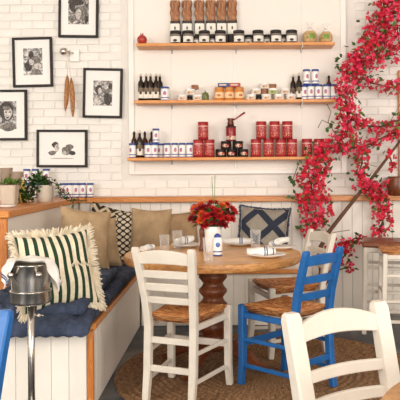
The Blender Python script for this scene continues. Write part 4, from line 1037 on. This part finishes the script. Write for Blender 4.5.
# ================================================================== BOUGAINVILLEA
bo = thing('bougainvillea', 'tall bougainvillea covered in hot pink blossoms climbing the wall', 'plant', (PX(325, .1, 5.62), 5.62, 0))
B0 = Vector(bo.location)
M_['bract1'] = petalmat('pink_bract', (224, 26, 60), (192, 12, 46)); M_['bract2'] = petalmat('crimson_bract', (206, 18, 44), (160, 8, 32)); M_['bract3'] = petalmat('light_pink_bract', (240, 72, 112), (224, 42, 86))
chains = [
    ([(402, -14, 16), (394, -4, 17), (386, 8, 14), (380, 20, 14), (374, 33, 13), (396, 16, 16), (398, 36, 14), (386, 42, 14), (370, 46, 12), (360, 58, 10), (376, 58, 11), (397, 54, 9)], 1.0),
    ([(362, 62, 15), (352, 68, 14), (347, 82, 13), (345, 95, 11), (347, 108, 12), (348, 122, 13), (346, 136, 12), (336, 145, 12), (326, 152, 12), (318, 164, 13), (311, 178, 15), (312, 194, 17), (316, 210, 17), (314, 224, 12), (308, 230, 7)], 1.05),
    ([(362, 78, 9), (372, 83, 7), (384, 86, 6), (394, 88, 7), (402, 84, 7)], .9),
    ([(358, 122, 8), (368, 126, 7), (380, 127, 6), (391, 122, 6), (401, 120, 6)], .9),
    ([(352, 148, 9), (363, 147, 8), (374, 142, 7), (386, 136, 8), (398, 131, 8)], .9),
    ([(362, 156, 8), (362, 164, 7), (358, 174, 8), (362, 184, 9), (371, 190, 10), (378, 199, 10), (383, 210, 10), (383, 221, 10), (378, 232, 8), (369, 240, 5), (356, 238, 6), (346, 243, 6)], 1.0),
    ([(388, 152, 3), (391, 160, 5), (393, 168, 3)], .6),
    ([(372, 190, 9), (381, 186, 7)], .8),
    ([(336, 246, 7), (330, 250, 6), (322, 258, 5), (338, 262, 5), (349, 267, 4.5), (330, 272, 4), (320, 284, 5), (326, 298, 5), (316, 300, 4), (348, 250, 6), (342, 246, 7)], .9),
]
r_ = random.Random(21); fm = {1: MB(), 2: MB(), 3: MB()}; lm = MB(); lm2 = MB(); bm_ = MB()
def bract(mb, c, d, s):
    d = d.normalized(); o1 = d.orthogonal().normalized(); o2 = d.cross(o1); a0 = r_.uniform(0, 6)
    for k in range(3):
        a = a0 + k * 2 * PI / 3; e = (o1 * math.cos(a) + o2 * math.sin(a))
        leaf(mb, c, e * .9 + d * .55, s * r_.uniform(.85, 1.15), s * .85, d)
for pts, den in chains:
    prev = None
    for (x_, y_, rad) in pts:
        rm = rad * 5.6 / F; c = P(x_, y_, 5.60 if (x_ < 350 and 70 < y_ < 170) else 5.74 - min(.14, rm * .55))
        nfl = int(den * 0.27 * rad * rad) + 4
        for i in range(nfl):
            q = rv(r_); 
            while q.length > 1 or q.y > .6: q = rv(r_)
            q *= 1.02
            p_ = c + Vector((q.x * rm, q.y * min(rm, .13), q.z * rm)); out = q + Vector((0, -.9, .15)) + rv(r_) * .6
            k = 1 if r_.random() < .5 else (2 if r_.random() < .55 else 3)
            bract(fm[k], p_, out, r_.uniform(.023, .034))
        for i in range(int(nfl * .19) + 2):
            q = rv(r_); q.y = -abs(q.y) * .8
            p_ = c + Vector((q.x * rm * 1.15, q.y * min(rm, .13), q.z * rm * 1.15))
            leaf(lm if r_.random() < .65 else lm2, p_, rv(r_) + Vector((0, -.5, 0)), r_.uniform(.035, .058), .032, rv(r_))
    path = [P(x_, y_, 5.61 if (x_ < 350 and 70 < y_ < 170) else 5.74) for (x_, y_, q) in pts]
    bm_.tube(path, .007, 6)
    for i in range(len(path) - 1):
        if r_.random() < .6:
            q = path[i]; bm_.tube([q, q + rv(r_) * .07 + Vector((0, -.06, 0)), q + rv(r_) * .13 + Vector((0, -.08, .03))], [.004, .003, .002], 5)
# thin bare twigs seen against the wall and shelves
for tw_ in ([(336, 135), (328, 122), (331, 112), (327, 104)], [(330, 124), (322, 120), (318, 128)], [(346, 118), (352, 128), (350, 140), (360, 143)], [(334, 128), (348, 132), (362, 129)], [(300, 160), (292, 182), (288, 180)], [(297, 200), (290, 196)], [(318, 236), (336, 232), (350, 230)]):
    bm_.tube([P(a, b_, 5.60) for a, b_ in tw_], .0032, 5)
for (x_, y_) in ((329, 127), (325, 131), (289, 181), (292, 178), (294, 186), (291, 197), (338, 70), (342, 58), (350, 178), (374, 178), (300, 228), (352, 243)):
    for i in range(2): leaf(lm, P(x_ + r_.uniform(-2, 2), y_ + r_.uniform(-2, 2), 5.62), rv(r_) + Vector((0, -.4, 0)), .055, .034, Vector((0, -1, .2)))
sh = Matrix.Translation(-B0)
part('trunk', MB().tube([P(325, 314, 5.62), P(322, 280, 5.64), P(319, 250, 5.66), P(328, 233, 5.68), P(350, 205, 5.70), P(372, 178, 5.72), P(394, 149, 5.75), P(404, 136, 5.76)], [.022, .021, .020, .018, .016, .014, .011, .009], 9).xf(sh), M_['stem'], bo, label='diagonal brown stem')
part('branch', bm_.xf(sh), M_['stem'], bo)
for k, lb in ((1, 'hot pink bracts'), (2, 'crimson bracts'), (3, 'light pink bracts')):
    part('blossom', fm[k].xf(sh), M_['bract%d' % k], bo, kind='stuff', label=lb)
part('foliage', lm.xf(sh), M_['leaf'], bo, kind='stuff', label='green leaves'); part('foliage', lm2.xf(sh), M_['leaf2'], bo, kind='stuff', label='light green leaves')

# brown crock and folded cloth at the right edge of the ledge
q = Vector((PX(398.5, LEDGE_Z, 5.80), 5.80, LEDGE_Z))
t = thing('ceramic_crock', 'reddish brown crock standing on the ledge at the right edge', 'crock', q)
part('body', MB().lathe([(.075, 0), (.085, .006), (.098, .06), (.098, .12), (.088, .15), (.092, .165), (.084, .165), (.08, .15), (0, .02)], 28, caps=False), M_['walnut'], t)
for s in (-1, 1):
    part('handle', MB().tube([(s * .094, -.01, .12), (s * .118, -.012, .115), (s * .120, -.012, .085), (s * .098, -.01, .07)], .008, 8), M_['walnut'], t)
